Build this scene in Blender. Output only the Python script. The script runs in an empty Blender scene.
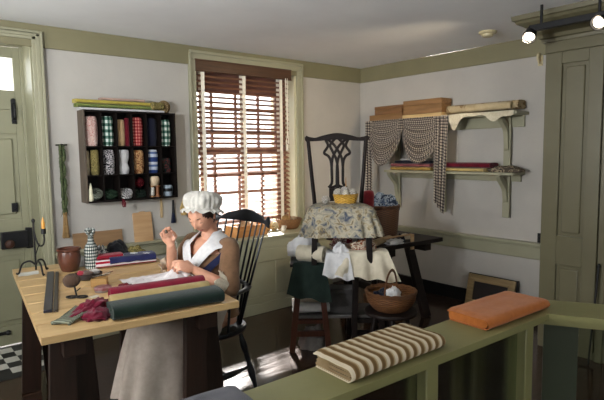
import bpy, math, random
from mathutils import Vector, Matrix, Euler, noise
PI = math.pi
R = math.radians
col = bpy.context.scene.collection
sc = bpy.context.scene
rnd = random.Random(7)

# ------------------------------------------------------------------ mesh builder
class MB:
    def __init__(self):
        self.v = []; self.f = []; self.uv = []; self.mi = []
    def add(self, verts, faces, uvs=None, mi=0):
        o = len(self.v)
        self.v += [tuple(p) for p in verts]
        for k, f in enumerate(faces):
            self.f.append(tuple(i + o for i in f))
            if uvs is None:
                self.uv.append([(0.0, 0.0)] * len(f))
            else:
                self.uv.append([uvs[i] for i in f])
            self.mi.append(mi)
        return self
    def box(self, c, s, rot=None, mi=0, taper=1.0):
        x, y, z = s[0] / 2, s[1] / 2, s[2] / 2
        P = [(-x, -y, -z), (x, -y, -z), (x, y, -z), (-x, y, -z),
             (-x * taper, -y * taper, z), (x * taper, -y * taper, z), (x * taper, y * taper, z), (-x * taper, y * taper, z)]
        M = Matrix.Identity(3)
        if rot is not None:
            M = Euler(rot).to_matrix() if not isinstance(rot, Matrix) else rot
        c = Vector(c)
        V = [M @ Vector(p) + c for p in P]
        F = [(0, 3, 2, 1), (4, 5, 6, 7), (0, 1, 5, 4), (1, 2, 6, 5), (2, 3, 7, 6), (3, 0, 4, 7)]
        o = len(self.v)
        self.v += [tuple(p) for p in V]
        for f in F:
            self.f.append(tuple(i + o for i in f)); self.mi.append(mi)
            n = [P[i] for i in f]
            ax = [max(q[k] for q in n) - min(q[k] for q in n) for k in range(3)]
            d = ax.index(min(ax)); a, b = [k for k in range(3) if k != d]
            self.uv.append([(q[a], q[b]) for q in n])
        return self
    def b2(self, lo, hi, mi=0):
        return self.box([(a + b) / 2 for a, b in zip(lo, hi)], [abs(b - a) for a, b in zip(lo, hi)], mi=mi)
    def bar(self, a, b, w, t, up=(0, 0, 1), w2=None, t2=None, mi=0):
        """a rectangular bar from a to b; w across, t along 'up'"""
        a = Vector(a); b = Vector(b); d = (b - a).normalized()
        s = d.cross(Vector(up))
        if s.length < 1e-4: s = d.cross(Vector((1, 0, 0)))
        s.normalize(); u = s.cross(d)
        w2 = w if w2 is None else w2; t2 = t if t2 is None else t2
        V = []
        for p, ww, tt in ((a, w, t), (b, w2, t2)):
            for i, j in ((-1, -1), (1, -1), (1, 1), (-1, 1)):
                V.append(p + s * (i * ww / 2) + u * (j * tt / 2))
        return self.add(V, [(3, 2, 1, 0), (4, 5, 6, 7), (0, 1, 5, 4), (1, 2, 6, 5), (2, 3, 7, 6), (3, 0, 4, 7)], mi=mi)
    def tube(self, pts, r, n=8, closed=False, flat=1.0, up=None, mi=0, cap=True):
        """pts path, r radius or list; flat scales the second axis"""
        pts = [Vector(p) for p in pts]; N = len(pts)
        rs = list(r) if hasattr(r, '__len__') else [r] * N
        V = []; UV = []; prev = None; L = 0
        for i, p in enumerate(pts):
            if closed: t = pts[(i + 1) % N] - pts[i - 1]
            else: t = pts[min(i + 1, N - 1)] - pts[max(i - 1, 0)]
            if t.length < 1e-9: t = Vector((0, 0, 1))
            t.normalize()
            if up is not None:
                a = t.cross(Vector(up))
                if a.length < 1e-4: a = t.orthogonal()
            elif prev is None: a = t.orthogonal()
            else:
                a = prev - t * prev.dot(t)
                if a.length < 1e-5: a = t.orthogonal()
            a.normalize(); prev = a; b = a.cross(t)
            if i: L += (pts[i] - pts[i - 1]).length
            for k in range(n):
                th = 2 * PI * k / n
                V.append(p + a * (math.cos(th) * rs[i]) + b * (math.sin(th) * rs[i] * flat))
                UV.append((k / n, L))
        F = []
        for i in range(N if closed else N - 1):
            j = (i + 1) % N
            for k in range(n):
                l = (k + 1) % n
                F.append((i * n + k, j * n + k, j * n + l, i * n + l))
        if not closed and cap:
            F.append(tuple(range(n))); F.append(tuple(reversed(range((N - 1) * n, N * n))))
        return self.add(V, F, UV, mi)
    def lathe(self, prof, c=(0, 0, 0), n=24, axis=None, mi=0, sq=None):
        """prof [(r,z)], axis: direction vector"""
        M = Matrix.Identity(3)
        if axis is not None: M = Vector((0, 0, 1)).rotation_difference(Vector(axis)).to_matrix()
        c = Vector(c); V = []; UV = []
        tot = 0
        for i, (r, z) in enumerate(prof):
            if i: tot += math.hypot(r - prof[i - 1][0], z - prof[i - 1][1])
            for k in range(n):
                th = 2 * PI * k / n
                V.append(M @ Vector((max(r, 1e-4) * math.cos(th), max(r, 1e-4) * math.sin(th), z)) + c)
                UV.append((k / n if k <= n / 2 else 1 - k / n, tot))
        F = []
        for i in range(len(prof) - 1):
            for k in range(n):
                l = (k + 1) % n
                F.append((i * n + k, i * n + l, (i + 1) * n + l, (i + 1) * n + k))
        if prof[0][0] > 2e-4: F.append(tuple(reversed(range(n))))
        if prof[-1][0] > 2e-4: F.append(tuple(range((len(prof) - 1) * n, len(prof) * n)))
        return self.add(V, F, UV, mi)
    def ell(self, c, r, rot=None, nu=20, nv=12, fn=None, mi=0):
        M = Euler(rot).to_matrix() if rot is not None and not isinstance(rot, Matrix) else (rot or Matrix.Identity(3))
        c = Vector(c); V = []; UV = []
        for j in range(nv + 1):
            ph = PI * j / nv - PI / 2
            for i in range(nu):
                th = 2 * PI * i / nu
                d = Vector((math.cos(ph) * math.cos(th), math.cos(ph) * math.sin(th), math.sin(ph)))
                if abs(ph) > PI / 2 - 1e-6: d = Vector((1e-4 * math.cos(th), 1e-4 * math.sin(th), math.sin(ph)))
                p = Vector((d.x * r[0], d.y * r[1], d.z * r[2]))
                if fn: p = fn(d, p)
                V.append(M @ p + c); UV.append((i / nu * 2, j / nv))
        F = []
        for j in range(nv):
            for i in range(nu):
                k = (i + 1) % nu
                F.append((j * nu + i, j * nu + k, (j + 1) * nu + k, (j + 1) * nu + i))
        F.append(tuple(reversed(range(nu)))); F.append(tuple(range(nv * nu, (nv + 1) * nu)))
        return self.add(V, F, UV, mi)
    def grid(self, fn, nu, nv, th=0.004, us=1.0, vs=1.0, closed_u=False, mi=0):
        """sheet fn(u,v) in 0..1 with a real thickness th"""
        P = [[Vector(fn(i / nu, j / nv)) for i in range(nu + 1)] for j in range(nv + 1)]
        N = [[None] * (nu + 1) for _ in range(nv + 1)]
        for j in range(nv + 1):
            for i in range(nu + 1):
                if closed_u: a = P[j][(i + 1) % nu] - P[j][(i - 1) % nu]
                else: a = P[j][min(i + 1, nu)] - P[j][max(i - 1, 0)]
                b = P[min(j + 1, nv)][i] - P[max(j - 1, 0)][i]
                n = a.cross(b)
                N[j][i] = n.normalized() if n.length > 1e-12 else Vector((0, 0, 1))
        W = nu + 1; S = W * (nv + 1)
        V = []; UV = []
        for s in (0.5, -0.5):
            for j in range(nv + 1):
                for i in range(nu + 1):
                    V.append(P[j][i] + N[j][i] * (s * th)); UV.append((i / nu * us, j / nv * vs))
        F = []
        for j in range(nv):
            for i in range(nu):
                a, b, c, d = j * W + i, j * W + i + 1, (j + 1) * W + i + 1, (j + 1) * W + i
                F.append((a, b, c, d)); F.append((S + d, S + c, S + b, S + a))
        for i in range(nu):
            F.append((i, S + i, S + i + 1, i + 1))
            o = nv * W
            F.append((o + i + 1, S + o + i + 1, S + o + i, o + i))
        if not closed_u:
            for j in range(nv):
                F.append((j * W, (j + 1) * W, S + (j + 1) * W, S + j * W))
                F.append(((j + 1) * W + nu, j * W + nu, S + j * W + nu, S + (j + 1) * W + nu))
        return self.add(V, F, UV, mi)
    def prism(self, poly, h0, h1, plane='xy', mi=0, M=None):
        """extrude 2d polygon; plane gives where the two coordinates go"""
        n = len(poly); V = []
        for h in (h0, h1):
            for a, b in poly:
                p = {'xy': (a, b, h), 'xz': (a, h, b), 'yz': (h, a, b)}[plane]
                V.append(Vector(p))
        if M is not None: V = [M @ p for p in V]
        F = [tuple(reversed(range(n))), tuple(range(n, 2 * n))]
        for i in range(n):
            j = (i + 1) % n
            F.append((i, j, n + j, n + i))
        return self.add(V, F, [(p[0], p[1] + p[2]) for p in V], mi)
    def loft(self, rings, mi=0, cap=True, uvs=(1, 1)):
        n = len(rings[0]); V = []; UV = []
        for j, r in enumerate(rings):
            for i, p in enumerate(r):
                V.append(Vector(p)); UV.append((i / n * uvs[0], j / max(1, len(rings) - 1) * uvs[1]))
        F = []
        for j in range(len(rings) - 1):
            for i in range(n):
                k = (i + 1) % n
                F.append((j * n + i, j * n + k, (j + 1) * n + k, (j + 1) * n + i))
        if cap:
            F.append(tuple(reversed(range(n)))); F.append(tuple(range((len(rings) - 1) * n, len(rings) * n)))
        return self.add(V, F, UV, mi)
    def build(self, name, mats, parent=None, loc=None, rz=0.0, bevel=0.0, seg=2, smooth=True, sub=0, ang=38, fix=True):
        me = bpy.data.meshes.new(name)
        me.from_pydata(self.v, [], self.f)
        uvl = me.uv_layers.new(name='UVMap')
        k = 0
        for fuv in self.uv:
            for q in fuv:
                uvl.data[k].uv = q; k += 1
        if not isinstance(mats, (list, tuple)): mats = [mats]
        for m in mats: me.materials.append(m)
        for p, m in zip(me.polygons, self.mi): p.material_index = m
        if fix:
            import bmesh
            bm = bmesh.new(); bm.from_mesh(me)
            bmesh.ops.recalc_face_normals(bm, faces=bm.faces)
            bm.to_mesh(me); bm.free()
        if smooth:
            for p in me.polygons: p.use_smooth = True
            me.set_sharp_from_angle(angle=R(ang))
        o = bpy.data.objects.new(name, me); col.objects.link(o)
        if parent is not None: o.parent = parent
        if loc is not None: o.location = loc
        if rz: o.rotation_euler = (0, 0, rz)
        if bevel > 0:
            b = o.modifiers.new('bevel', 'BEVEL'); b.width = bevel; b.segments = seg
            b.limit_method = 'ANGLE'; b.angle_limit = R(40); b.harden_normals = False
        if sub:
            s = o.modifiers.new('subsurf', 'SUBSURF'); s.levels = sub; s.render_levels = sub
        return o

def tag(o, label=None, cat=None, group=None, kind=None):
    if label: o['label'] = label
    if cat: o['category'] = cat
    if group: o['group'] = group
    if kind: o['kind'] = kind
    return o
def thing(name, label, cat, loc=(0, 0, 0), rz=0.0, group=None):
    o = bpy.data.objects.new(name, None); col.objects.link(o)
    o.empty_display_size = 0.05
    o.location = loc; o.rotation_euler = (0, 0, rz)
    return tag(o, label, cat, group)
def struct(o):
    o['kind'] = 'structure'; return o
def dup(root, loc, rz=None, label=None, group=None):
    r = root.copy(); col.objects.link(r); r.location = loc
    if rz is not None: r.rotation_euler = (0, 0, rz)
    if label: r['label'] = label
    if group: r['group'] = group
    for ch in list(root.children):
        c = ch.copy(); col.objects.link(c); c.parent = r
        for g in ch.children:
            d = g.copy(); col.objects.link(d); d.parent = c
    return r
def spline(pts, n):
    """Catmull-Rom through pts, n samples per span"""
    P = [Vector(p) for p in pts]; out = []
    for i in range(len(P) - 1):
        p0 = P[max(i - 1, 0)]; p1 = P[i]; p2 = P[i + 1]; p3 = P[min(i + 2, len(P) - 1)]
        for k in range(n):
            t = k / n
            out.append(0.5 * ((2 * p1) + (p2 - p0) * t + (2 * p0 - 5 * p1 + 4 * p2 - p3) * t * t + (3 * p1 - p0 - 3 * p2 + p3) * t ** 3))
    out.append(P[-1].copy())
    return out
def lerp(a, b, t): return a + (b - a) * t
def nz(x, y=0.0, z=0.0): return noise.noise(Vector((x, y, z)))
def sstep(a, b, x):
    t = min(1, max(0, (x - a) / (b - a))); return t * t * (3 - 2 * t)

# ------------------------------------------------------------------ materials
def lin(c):
    def f(u):
        u /= 255.0
        return u / 12.92 if u <= 0.04045 else ((u + 0.055) / 1.055) ** 2.4
    return (f(c[0]), f(c[1]), f(c[2]), 1.0)
def newmat(name):
    m = bpy.data.materials.new(name); m.use_nodes = True
    nt = m.node_tree; b = nt.nodes['Principled BSDF']
    return m, nt, b
def N(nt, t, **kw):
    n = nt.nodes.new(t)
    for k, v in kw.items():
        if k in n.inputs: n.inputs[k].default_value = v
        else: setattr(n, k, v)
    return n
def ramp(nt, stops, interp='LINEAR'):
    n = nt.nodes.new('ShaderNodeValToRGB'); cr = n.color_ramp; cr.interpolation = interp
    while len(cr.elements) > 1: cr.elements.remove(cr.elements[0])
    cr.elements[0].position = stops[0][0]; cr.elements[0].color = lin(stops[0][1])
    for p, c in stops[1:]:
        e = cr.elements.new(p); e.color = lin(c)
    return n
def bump(nt, b, src, strength=0.2, dist=0.01):
    bp = nt.nodes.new('ShaderNodeBump'); bp.inputs['Strength'].default_value = strength; bp.inputs['Distance'].default_value = dist
    nt.links.new(src, bp.inputs['Height']); nt.links.new(bp.outputs['Normal'], b.inputs['Normal'])
def plain(name, c, c2=None, rough=0.5, scale=6.0, bmp=0.0, metal=0.0, bscale=None, stretch=(1, 1, 1), spec=0.5, coords='Object', detail=4.0):
    """base colour varied by noise between c and c2"""
    m, nt, b = newmat(name)
    b.inputs['Roughness'].default_value = rough; b.inputs['Metallic'].default_value = metal
    b.inputs['Specular IOR Level'].default_value = spec
    c2 = c2 or tuple(int(x * 0.86) for x in c)
    tc = N(nt, 'ShaderNodeTexCoord'); mp = N(nt, 'ShaderNodeMapping'); mp.inputs['Scale'].default_value = stretch
    nt.links.new(tc.outputs[coords], mp.inputs['Vector'])
    n = N(nt, 'ShaderNodeTexNoise', Scale=scale, Detail=detail, Roughness=0.6)
    nt.links.new(mp.outputs['Vector'], n.inputs['Vector'])
    r = ramp(nt, [(0.32, c), (0.68, c2)])
    nt.links.new(n.outputs['Fac'], r.inputs['Fac']); nt.links.new(r.outputs['Color'], b.inputs['Base Color'])
    if bmp:
        if bscale:
            n2 = N(nt, 'ShaderNodeTexNoise', Scale=bscale, Detail=3.0)
            nt.links.new(mp.outputs['Vector'], n2.inputs['Vector']); bump(nt, b, n2.outputs['Fac'], bmp)
        else: bump(nt, b, n.outputs['Fac'], bmp)
    return m
def wood(name, c, c2, rough=0.45, axis=0, scale=3.0, fine=14.0, bmp=0.08, spec=0.5):
    st = [fine, fine, fine]; st[axis] = 1.0
    return plain(name, c, c2, rough, scale, bmp, stretch=tuple(st), spec=spec, detail=6.0)
def fabric(name, c, c2=None, scale=14.0, rough=0.95, weave=420.0, bmp=0.25):
    m = plain(name, c, c2 or tuple(int(x * 0.8) for x in c), rough, scale, bmp, bscale=weave, spec=0.15)
    m.node_tree.nodes['Principled BSDF'].inputs['Sheen Weight'].default_value = 0.15
    return m
def uvfrac(nt, s, comp, off=0.0):
    tc = N(nt, 'ShaderNodeTexCoord'); sp = N(nt, 'ShaderNodeSeparateXYZ'); nt.links.new(tc.outputs['UV'], sp.inputs['Vector'])
    mu = N(nt, 'ShaderNodeMath', operation='MULTIPLY_ADD'); nt.links.new(sp.outputs[comp], mu.inputs[0]); mu.inputs[1].default_value = s; mu.inputs[2].default_value = off
    fr = N(nt, 'ShaderNodeMath', operation='FRACT'); nt.links.new(mu.outputs[0], fr.inputs[0])
    return fr.outputs[0]
def stripes(name, s, stops, comp='X', rough=0.95, weave=400.0):
    m, nt, b = newmat(name); b.inputs['Roughness'].default_value = rough; b.inputs['Specular IOR Level'].default_value = 0.15
    r = ramp(nt, stops, 'CONSTANT'); nt.links.new(uvfrac(nt, s, comp), r.inputs['Fac']); nt.links.new(r.outputs['Color'], b.inputs['Base Color'])
    n2 = N(nt, 'ShaderNodeTexNoise', Scale=weave); bump(nt, b, n2.outputs['Fac'], 0.2)
    return m
def gingham(name, su, sv, light, mid, dark, rough=0.95, duty=0.5):
    m, nt, b = newmat(name); b.inputs['Roughness'].default_value = rough; b.inputs['Specular IOR Level'].default_value = 0.15
    q = []
    for s, cpt in ((su, 'X'), (sv, 'Y')):
        g = N(nt, 'ShaderNodeMath', operation='GREATER_THAN'); nt.links.new(uvfrac(nt, s, cpt), g.inputs[0]); g.inputs[1].default_value = duty
        q.append(g.outputs[0])
    ad = N(nt, 'ShaderNodeMath', operation='ADD'); nt.links.new(q[0], ad.inputs[0]); nt.links.new(q[1], ad.inputs[1])
    dv = N(nt, 'ShaderNodeMath', operation='MULTIPLY'); nt.links.new(ad.outputs[0], dv.inputs[0]); dv.inputs[1].default_value = 0.45
    r = ramp(nt, [(0.0, light), (0.25, mid), (0.7, dark)], 'CONSTANT')
    nt.links.new(dv.outputs[0], r.inputs['Fac']); nt.links.new(r.outputs['Color'], b.inputs['Base Color'])
    n2 = N(nt, 'ShaderNodeTexNoise', Scale=300.0); bump(nt, b, n2.outputs['Fac'], 0.2)
    return m
def printed(name, stops, scale=30.0, rough=0.95, dist=1.5, coords='Object', detail=2.0, interp='CONSTANT'):
    """a printed cloth: distorted noise cut into flat colours"""
    m, nt, b = newmat(name); b.inputs['Roughness'].default_value = rough; b.inputs['Specular IOR Level'].default_value = 0.15
    tc = N(nt, 'ShaderNodeTexCoord')
    n = N(nt, 'ShaderNodeTexNoise', Scale=scale, Detail=detail, Distortion=dist)
    nt.links.new(tc.outputs[coords], n.inputs['Vector'])
    r = ramp(nt, stops, interp); nt.links.new(n.outputs['Fac'], r.inputs['Fac']); nt.links.new(r.outputs['Color'], b.inputs['Base Color'])
    n2 = N(nt, 'ShaderNodeTexNoise', Scale=380.0); bump(nt, b, n2.outputs['Fac'], 0.2)
    return m
def wicker(name, c, c2, su=60.0, sv=90.0, rough=0.6):
    m, nt, b = newmat(name); b.inputs['Roughness'].default_value = rough
    tc = N(nt, 'ShaderNodeTexCoord'); sp = N(nt, 'ShaderNodeSeparateXYZ'); nt.links.new(tc.outputs['UV'], sp.inputs['Vector'])
    si = []
    for s, cpt in ((su, 'X'), (sv, 'Y')):
        mu = N(nt, 'ShaderNodeMath', operation='MULTIPLY'); nt.links.new(sp.outputs[cpt], mu.inputs[0]); mu.inputs[1].default_value = s * 6.283
        sn = N(nt, 'ShaderNodeMath', operation='SINE'); nt.links.new(mu.outputs[0], sn.inputs[0]); si.append(sn.outputs[0])
    p = N(nt, 'ShaderNodeMath', operation='MULTIPLY'); nt.links.new(si[0], p.inputs[0]); nt.links.new(si[1], p.inputs[1])
    a = N(nt, 'ShaderNodeMath', operation='MULTIPLY_ADD'); nt.links.new(p.outputs[0], a.inputs[0]); a.inputs[1].default_value = 0.5; a.inputs[2].default_value = 0.5
    r = ramp(nt, [(0.1, c2), (0.75, c)]); nt.links.new(a.outputs[0], r.inputs['Fac']); nt.links.new(r.outputs['Color'], b.inputs['Base Color'])
    bump(nt, b, a.outputs[0], 0.7, 0.006)
    return m
# ------------------------------------------------------------------ room: numbers
XB, YA, H = 4.304, 4.101, 2.389
XL, YF = -2.6, -2.4
M_wall = plain('plaster_white', (178, 173, 164), (170, 165, 157), 0.9, 2.5, 0.12, bscale=60)
M_ceil = plain('ceiling_white', (236, 237, 237), (229, 230, 230), 0.9, 2.0, 0.05, bscale=40)
M_olive = plain('olive_paint', (126, 120, 90), (118, 112, 84), 0.5, 3.0, 0.03, bscale=40)
M_sage = plain('sage_paint', (152, 149, 124), (144, 141, 117), 0.42, 3.0, 0.03, bscale=40)
M_door = plain('door_paint', (140, 138, 112), (131, 129, 104), 0.45, 3.0, 0.03, bscale=40)
M_built = plain('cupboard_paint', (100, 95, 72), (93, 88, 66), 0.28, 3.0, 0.03, bscale=30)
M_rail = plain('counter_paint', (118, 115, 74), (110, 107, 68), 0.42, 5.0, 0.03, bscale=40)
M_iron = plain('black_iron', (16, 15, 15), (22, 21, 20), 0.5, 30, 0.1, spec=.35)
M_black = plain('black_paint', (14, 14, 16), (20, 20, 22), 0.45, 10, spec=.3)

def floor_mat():
    m, nt, b = newmat('floor_boards')
    tc = N(nt, 'ShaderNodeTexCoord'); mp = N(nt, 'ShaderNodeMapping'); mp.inputs['Rotation'].default_value = (0, 0, 0.0)
    nt.links.new(tc.outputs['Object'], mp.inputs['Vector'])
    br = N(nt, 'ShaderNodeTexBrick', Scale=1.0); br.offset = 0.37
    br.inputs['Brick Width'].default_value = 2.6; br.inputs['Row Height'].default_value = 0.16; br.inputs['Mortar Size'].default_value = 0.004
    br.inputs['Color1'].default_value = lin((62, 45, 36)); br.inputs['Color2'].default_value = lin((76, 56, 44)); br.inputs['Mortar'].default_value = lin((16, 12, 10))
    nt.links.new(mp.outputs['Vector'], br.inputs['Vector'])
    mp2 = N(nt, 'ShaderNodeMapping'); mp2.inputs['Scale'].default_value = (1.2, 16, 1); nt.links.new(tc.outputs['Object'], mp2.inputs['Vector'])
    n = N(nt, 'ShaderNodeTexNoise', Scale=2.4, Detail=6.0); nt.links.new(mp2.outputs['Vector'], n.inputs['Vector'])
    mx = N(nt, 'ShaderNodeMixRGB', blend_type='MULTIPLY'); mx.inputs['Fac'].default_value = 0.75
    r = ramp(nt, [(0.3, (150, 140, 130)), (0.7, (255, 255, 255))])
    nt.links.new(n.outputs['Fac'], r.inputs['Fac']); nt.links.new(br.outputs['Color'], mx.inputs['Color1']); nt.links.new(r.outputs['Color'], mx.inputs['Color2'])
    nt.links.new(mx.outputs['Color'], b.inputs['Base Color'])
    r2 = ramp(nt, [(0.3, (92, 92, 92)), (0.7, (128, 128, 128))]); nt.links.new(n.outputs['Fac'], r2.inputs['Fac']); nt.links.new(r2.outputs['Color'], b.inputs['Roughness'])
    bump(nt, b, n.outputs['Fac'], 0.12, 0.004)
    return m
M_floor = floor_mat()

def glass_mat(name, tint=(255, 255, 255), refl=0.6):
    m = bpy.data.materials.new(name); m.use_nodes = True; nt = m.node_tree; nt.nodes.clear()
    out = N(nt, 'ShaderNodeOutputMaterial'); tr = N(nt, 'ShaderNodeBsdfTransparent'); tr.inputs['Color'].default_value = lin(tint)
    gl = N(nt, 'ShaderNodeBsdfGlossy'); gl.inputs['Roughness'].default_value = 0.02
    fr = N(nt, 'ShaderNodeFresnel'); fr.inputs['IOR'].default_value = 1.45
    mu = N(nt, 'ShaderNodeMath', operation='MULTIPLY'); nt.links.new(fr.outputs[0], mu.inputs[0]); mu.inputs[1].default_value = refl
    mx = N(nt, 'ShaderNodeMixShader'); nt.links.new(mu.outputs[0], mx.inputs[0]); nt.links.new(tr.outputs[0], mx.inputs[1]); nt.links.new(gl.outputs[0], mx.inputs[2])
    nt.links.new(mx.outputs[0], out.inputs[0]); return m
M_glass = glass_mat('window_glass')
M_plexi = glass_mat('barrier_glass', (222, 228, 222), .8)

# ------------------------------------------------------------------ shell
struct(MB().b2((XL, YF, -0.1), (XB, 4.42, 0.0)).build('floor', M_floor))
struct(MB().b2((XL - .2, YF - .2, H), (XB + .2, 4.6, H + 0.1)).build('ceiling', M_ceil))
DX0, DX1, DZ = 0.02, 0.93, 2.285        # the door recess
WX0, WX1, WZ0, WZ1 = 2.21, 3.36, 0.66, 2.28
T = 0.40
w = MB()
for a, b_, z0, z1 in ((XL, DX0, 0, H), (DX0, DX1, DZ, H), (DX1, WX0, 0, H), (WX0, WX1, 0, WZ0), (WX0, WX1, WZ1, H), (WX1, XB + .2, 0, H)):
    w.b2((a, YA, z0), (b_, YA + T, z1))
struct(w.build('wall_back', M_wall, smooth=False))
struct(MB().b2((XB, YF, 0), (XB + .2, YA, H)).build('wall_right', M_wall, smooth=False))
w = MB()
for y0, y1, z0, z1 in ((YF, 1.0, 0, H), (1.0, 2.7, 0, .75), (1.0, 2.7, 2.15, H), (2.7, 4.5, 0, H)):
    w.b2((XL - .2, y0, z0), (XL, y1, z1))
struct(w.build('wall_left', M_wall, smooth=False))
w = MB()
for x0, x1, z0, z1 in ((XL, -0.6, 0, H), (-0.6, 1.0, 0, .75), (-0.6, 1.0, 2.15, H), (1.0, XB, 0, H)):
    w.b2((x0, YF - .2, z0), (x1, YF, z1))
struct(w.build('wall_front', M_wall, smooth=False))
# cornice bands, chair rails, skirtings
CB = 2.228
struct(MB().b2((XL, YA - .018, CB), (XB, YA + .001, H)).build('trim_1', M_olive, bevel=.004))
struct(MB().b2((XB - .018, 1.70, CB), (XB + .001, YA - .018, H)).build('trim_2', M_olive, bevel=.004))
def rail_back(x0, x1):
    r = MB().b2((x0, YA - .022, .60), (x1, YA + .001, .715)).b2((x0, YA - .062, .712), (x1, YA + .001, .734)).b2((x0, YA - .036, .69), (x1, YA, .713))
    return r
struct(rail_back(DX1 + .06, WX0 - .06).build('trim_3', M_sage, bevel=.005))
struct(rail_back(WX1 + .07, XB).build('trim_4', M_sage, bevel=.005))
struct(MB().b2((XB - .022, 1.70, .515), (XB + .001, YA - .06, .645)).b2((XB - .062, 1.70, .64), (XB + .001, YA - .06, .664)).b2((XB - .036, 1.70, .62), (XB, YA - .06, .642)).build('trim_5', M_sage, bevel=.005))
struct(MB().b2((DX1 + .06, YA - .02, 0), (2.2, YA + .001, .14)).build('baseboard_back', M_sage, bevel=.004))
struct(MB().b2((XB - .02, 1.70, 0), (XB + .001, YA - .02, .13)).build('baseboard_right', M_black, bevel=.004))
# ------------------------------------------------------------------ the door recess and the door
c = MB()
for x0, x1, y0 in ((DX1 - .012, DX1 + .055, YA - .026), (DX1 + .012, DX1 + .040, YA - .034), (DX1 + .040, DX1 + .058, YA - .044)):
    c.b2((x0, y0, 0), (x1, YA + .001, 2.33))
for z0, z1, y0 in ((DZ - .008, DZ + .05, YA - .026), (DZ + .012, DZ + .034, YA - .034), (DZ + .036, DZ + .052, YA - .044)):
    c.b2((DX0 - .05, y0, z0), (DX1 + .058, YA + .001, z1))
struct(c.build('trim_6', M_sage, bevel=.004))
struct(MB().b2((DX1 - .022, YA, 0), (DX1 + .001, YA + .29, DZ)).b2((DX0, YA, DZ - .02), (DX1, YA + .29, DZ + .001)).b2((DX1 - .04, YA + .245, 0), (DX1 - .02, YA + .275, DZ - .02)).build('trim_7', M_door, bevel=.003))
door = bpy.data.objects.new('door_1', None); col.objects.link(door); door.location = (0.47, 4.375, 0); struct(door)
def dl(x): return x - 0.47
d = MB()
xl, xr = dl(DX0 + .005), dl(.892); dy0, dy1 = 0.0, .045
px0, px1, pz0, pz1 = dl(.16), dl(.846), 1.945, 2.185
d.b2((xl, dy0, .01), (px0, dy1, 2.262)).b2((px1, dy0, .01), (xr, dy1, 2.262)).b2((px0, dy0, pz1), (px1, dy1, 2.262)).b2((px0, dy0, 1.80), (px1, dy1, pz0))
d.b2((px0, dy0 + .016, .01), (px1, dy1, 1.80))
for z0, z1 in ((.01, .16), (.70, .98), (1.62, 1.80)): d.b2((px0, dy0, z0), (px1, dy1, z1))
d.b2((dl(.44), dy0, .01), (dl(.55), dy1, 1.80))
door_slab = d.build('door_slab', M_door, door, bevel=.003)
pn = MB()
for x0, x1 in ((px0, dl(.44)), (dl(.55), px1)):
    for z0, z1 in ((.16, .70), (.98, 1.62)):
        pn.box(((x0 + x1) / 2, .010, (z0 + z1) / 2), (x1 - x0 - .07, .016, z1 - z0 - .07))
pn.build('raised_panel', M_door, door, bevel=.007)
MB().b2((px0, .02, pz0), (px1, .026, pz1)).build('glass_pane', M_glass, door)
MB().b2((dl(.688), -.05, .758), (dl(.872), .0, .885)).b2((dl(.858), -.034, .745), (dl(.905), .0, .905)).build('rim_lock', M_black, door, bevel=.006)
kn = MB().lathe([(.012, 0), (.012, .02), (.03, .032), (.034, .048), (.026, .06), (.0, .063)], (dl(.735), -.05, .80), 18, (0, -1, 0)).build('door_knob', plain('brown_knob', (62, 38, 28), rough=.3), door)
MB().prism([(-.015, -.09), (.015, -.09), (.017, .0), (.015, .09), (.006, .1), (-.006, .1), (-.015, .09), (-.017, 0)], -.012, .0, 'xz').tube([(0, -.012, -.055), (0, -.04, -.04), (0, -.04, .04), (0, -.012, .055)], .007).build('thumb_latch', M_black, door, loc=(dl(.832), 0, 1.785), bevel=.003)
MB().b2((-.022, -.012, -.034), (.02, 0, .034)).lathe([(.01, 0), (.008, .012), (0, .014)], (0, -.012, 0), 10, (0, -1, 0)).build('keyhole_plate', M_black, door, loc=(dl(.80), 0, 1.065), bevel=.003)
MB().b2((dl(.56), -.014, .098), (dl(.70), 0, .122)).lathe([(.018, 0), (.02, .01), (.008, .024), (0, .026)], (dl(.70), -.002, .11), 14, (0, -1, 0)).build('hinge_strap', M_black, door, bevel=.002)
# ------------------------------------------------------------------ the window
win = bpy.data.objects.new('window_1', None); col.objects.link(win); win.location = (2.785, YA + .2, .70); struct(win)
c = MB()
for x0, x1, y0 in ((WX0 - .06, WX0 + .004, YA - .026), (WX0 - .064, WX0 - .045, YA - .04), (WX1 - .004, WX1 + .062, YA - .026), (WX1 + .046, WX1 + .066, YA - .04)):
    c.b2((x0, y0, .70), (x1, YA + .001, WZ1 - .0045 if y0 > YA - .03 else 2.3245))
for z0, z1, y0 in ((WZ1 - .004, 2.345, YA - .026), (2.325, 2.35, YA - .04)):
    c.b2((WX0 - .06, y0, z0), (WX1 + .066, YA + .001, z1))
struct(c.build('trim_8', M_sage, bevel=.004))
M_reveal = plain('reveal_paint', (196, 190, 160), (188, 182, 152), .5, 3)
c = MB().b2((WX0 - .001, YA, .70), (WX0 + .012, YA + T, WZ1)).b2((WX1 - .03, YA, .70), (WX1 + .001, YA + T, WZ1)).b2((WX0, YA, WZ1 - .012), (WX1, YA + T, WZ1 + .001))
struct(c.build('trim_9', M_reveal, bevel=.002))
M_sash = plain('dark_sash', (116, 80, 72), (102, 70, 62), .5, 6)
def sash(z0, z1, y):
    s = MB(); x0, x1 = WX0 + .012, 3.30; b_ = .045
    s.b2((x0, y, z0), (x0 + b_, y + .035, z1)).b2((x1 - .06, y, z0), (x1, y + .035, z1)).b2((x0, y, z0), (x1, y + .035, z0 + .045)).b2((x0, y, z1 - .045), (x1, y + .035, z1))
    for k in (1, 2, 3):
        xm = x0 + (x1 - x0) * k / 4; s.b2((xm - .011, y + .004, z0), (xm + .011, y + .031, z1))
    for k in (1, 2):
        zm = z0 + (z1 - z0) * k / 3; s.b2((x0, y + .004, zm - .011), (x1, y + .031, zm + .011))
    return s
wo = Vector((2.785, YA + .2, .70))
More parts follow.
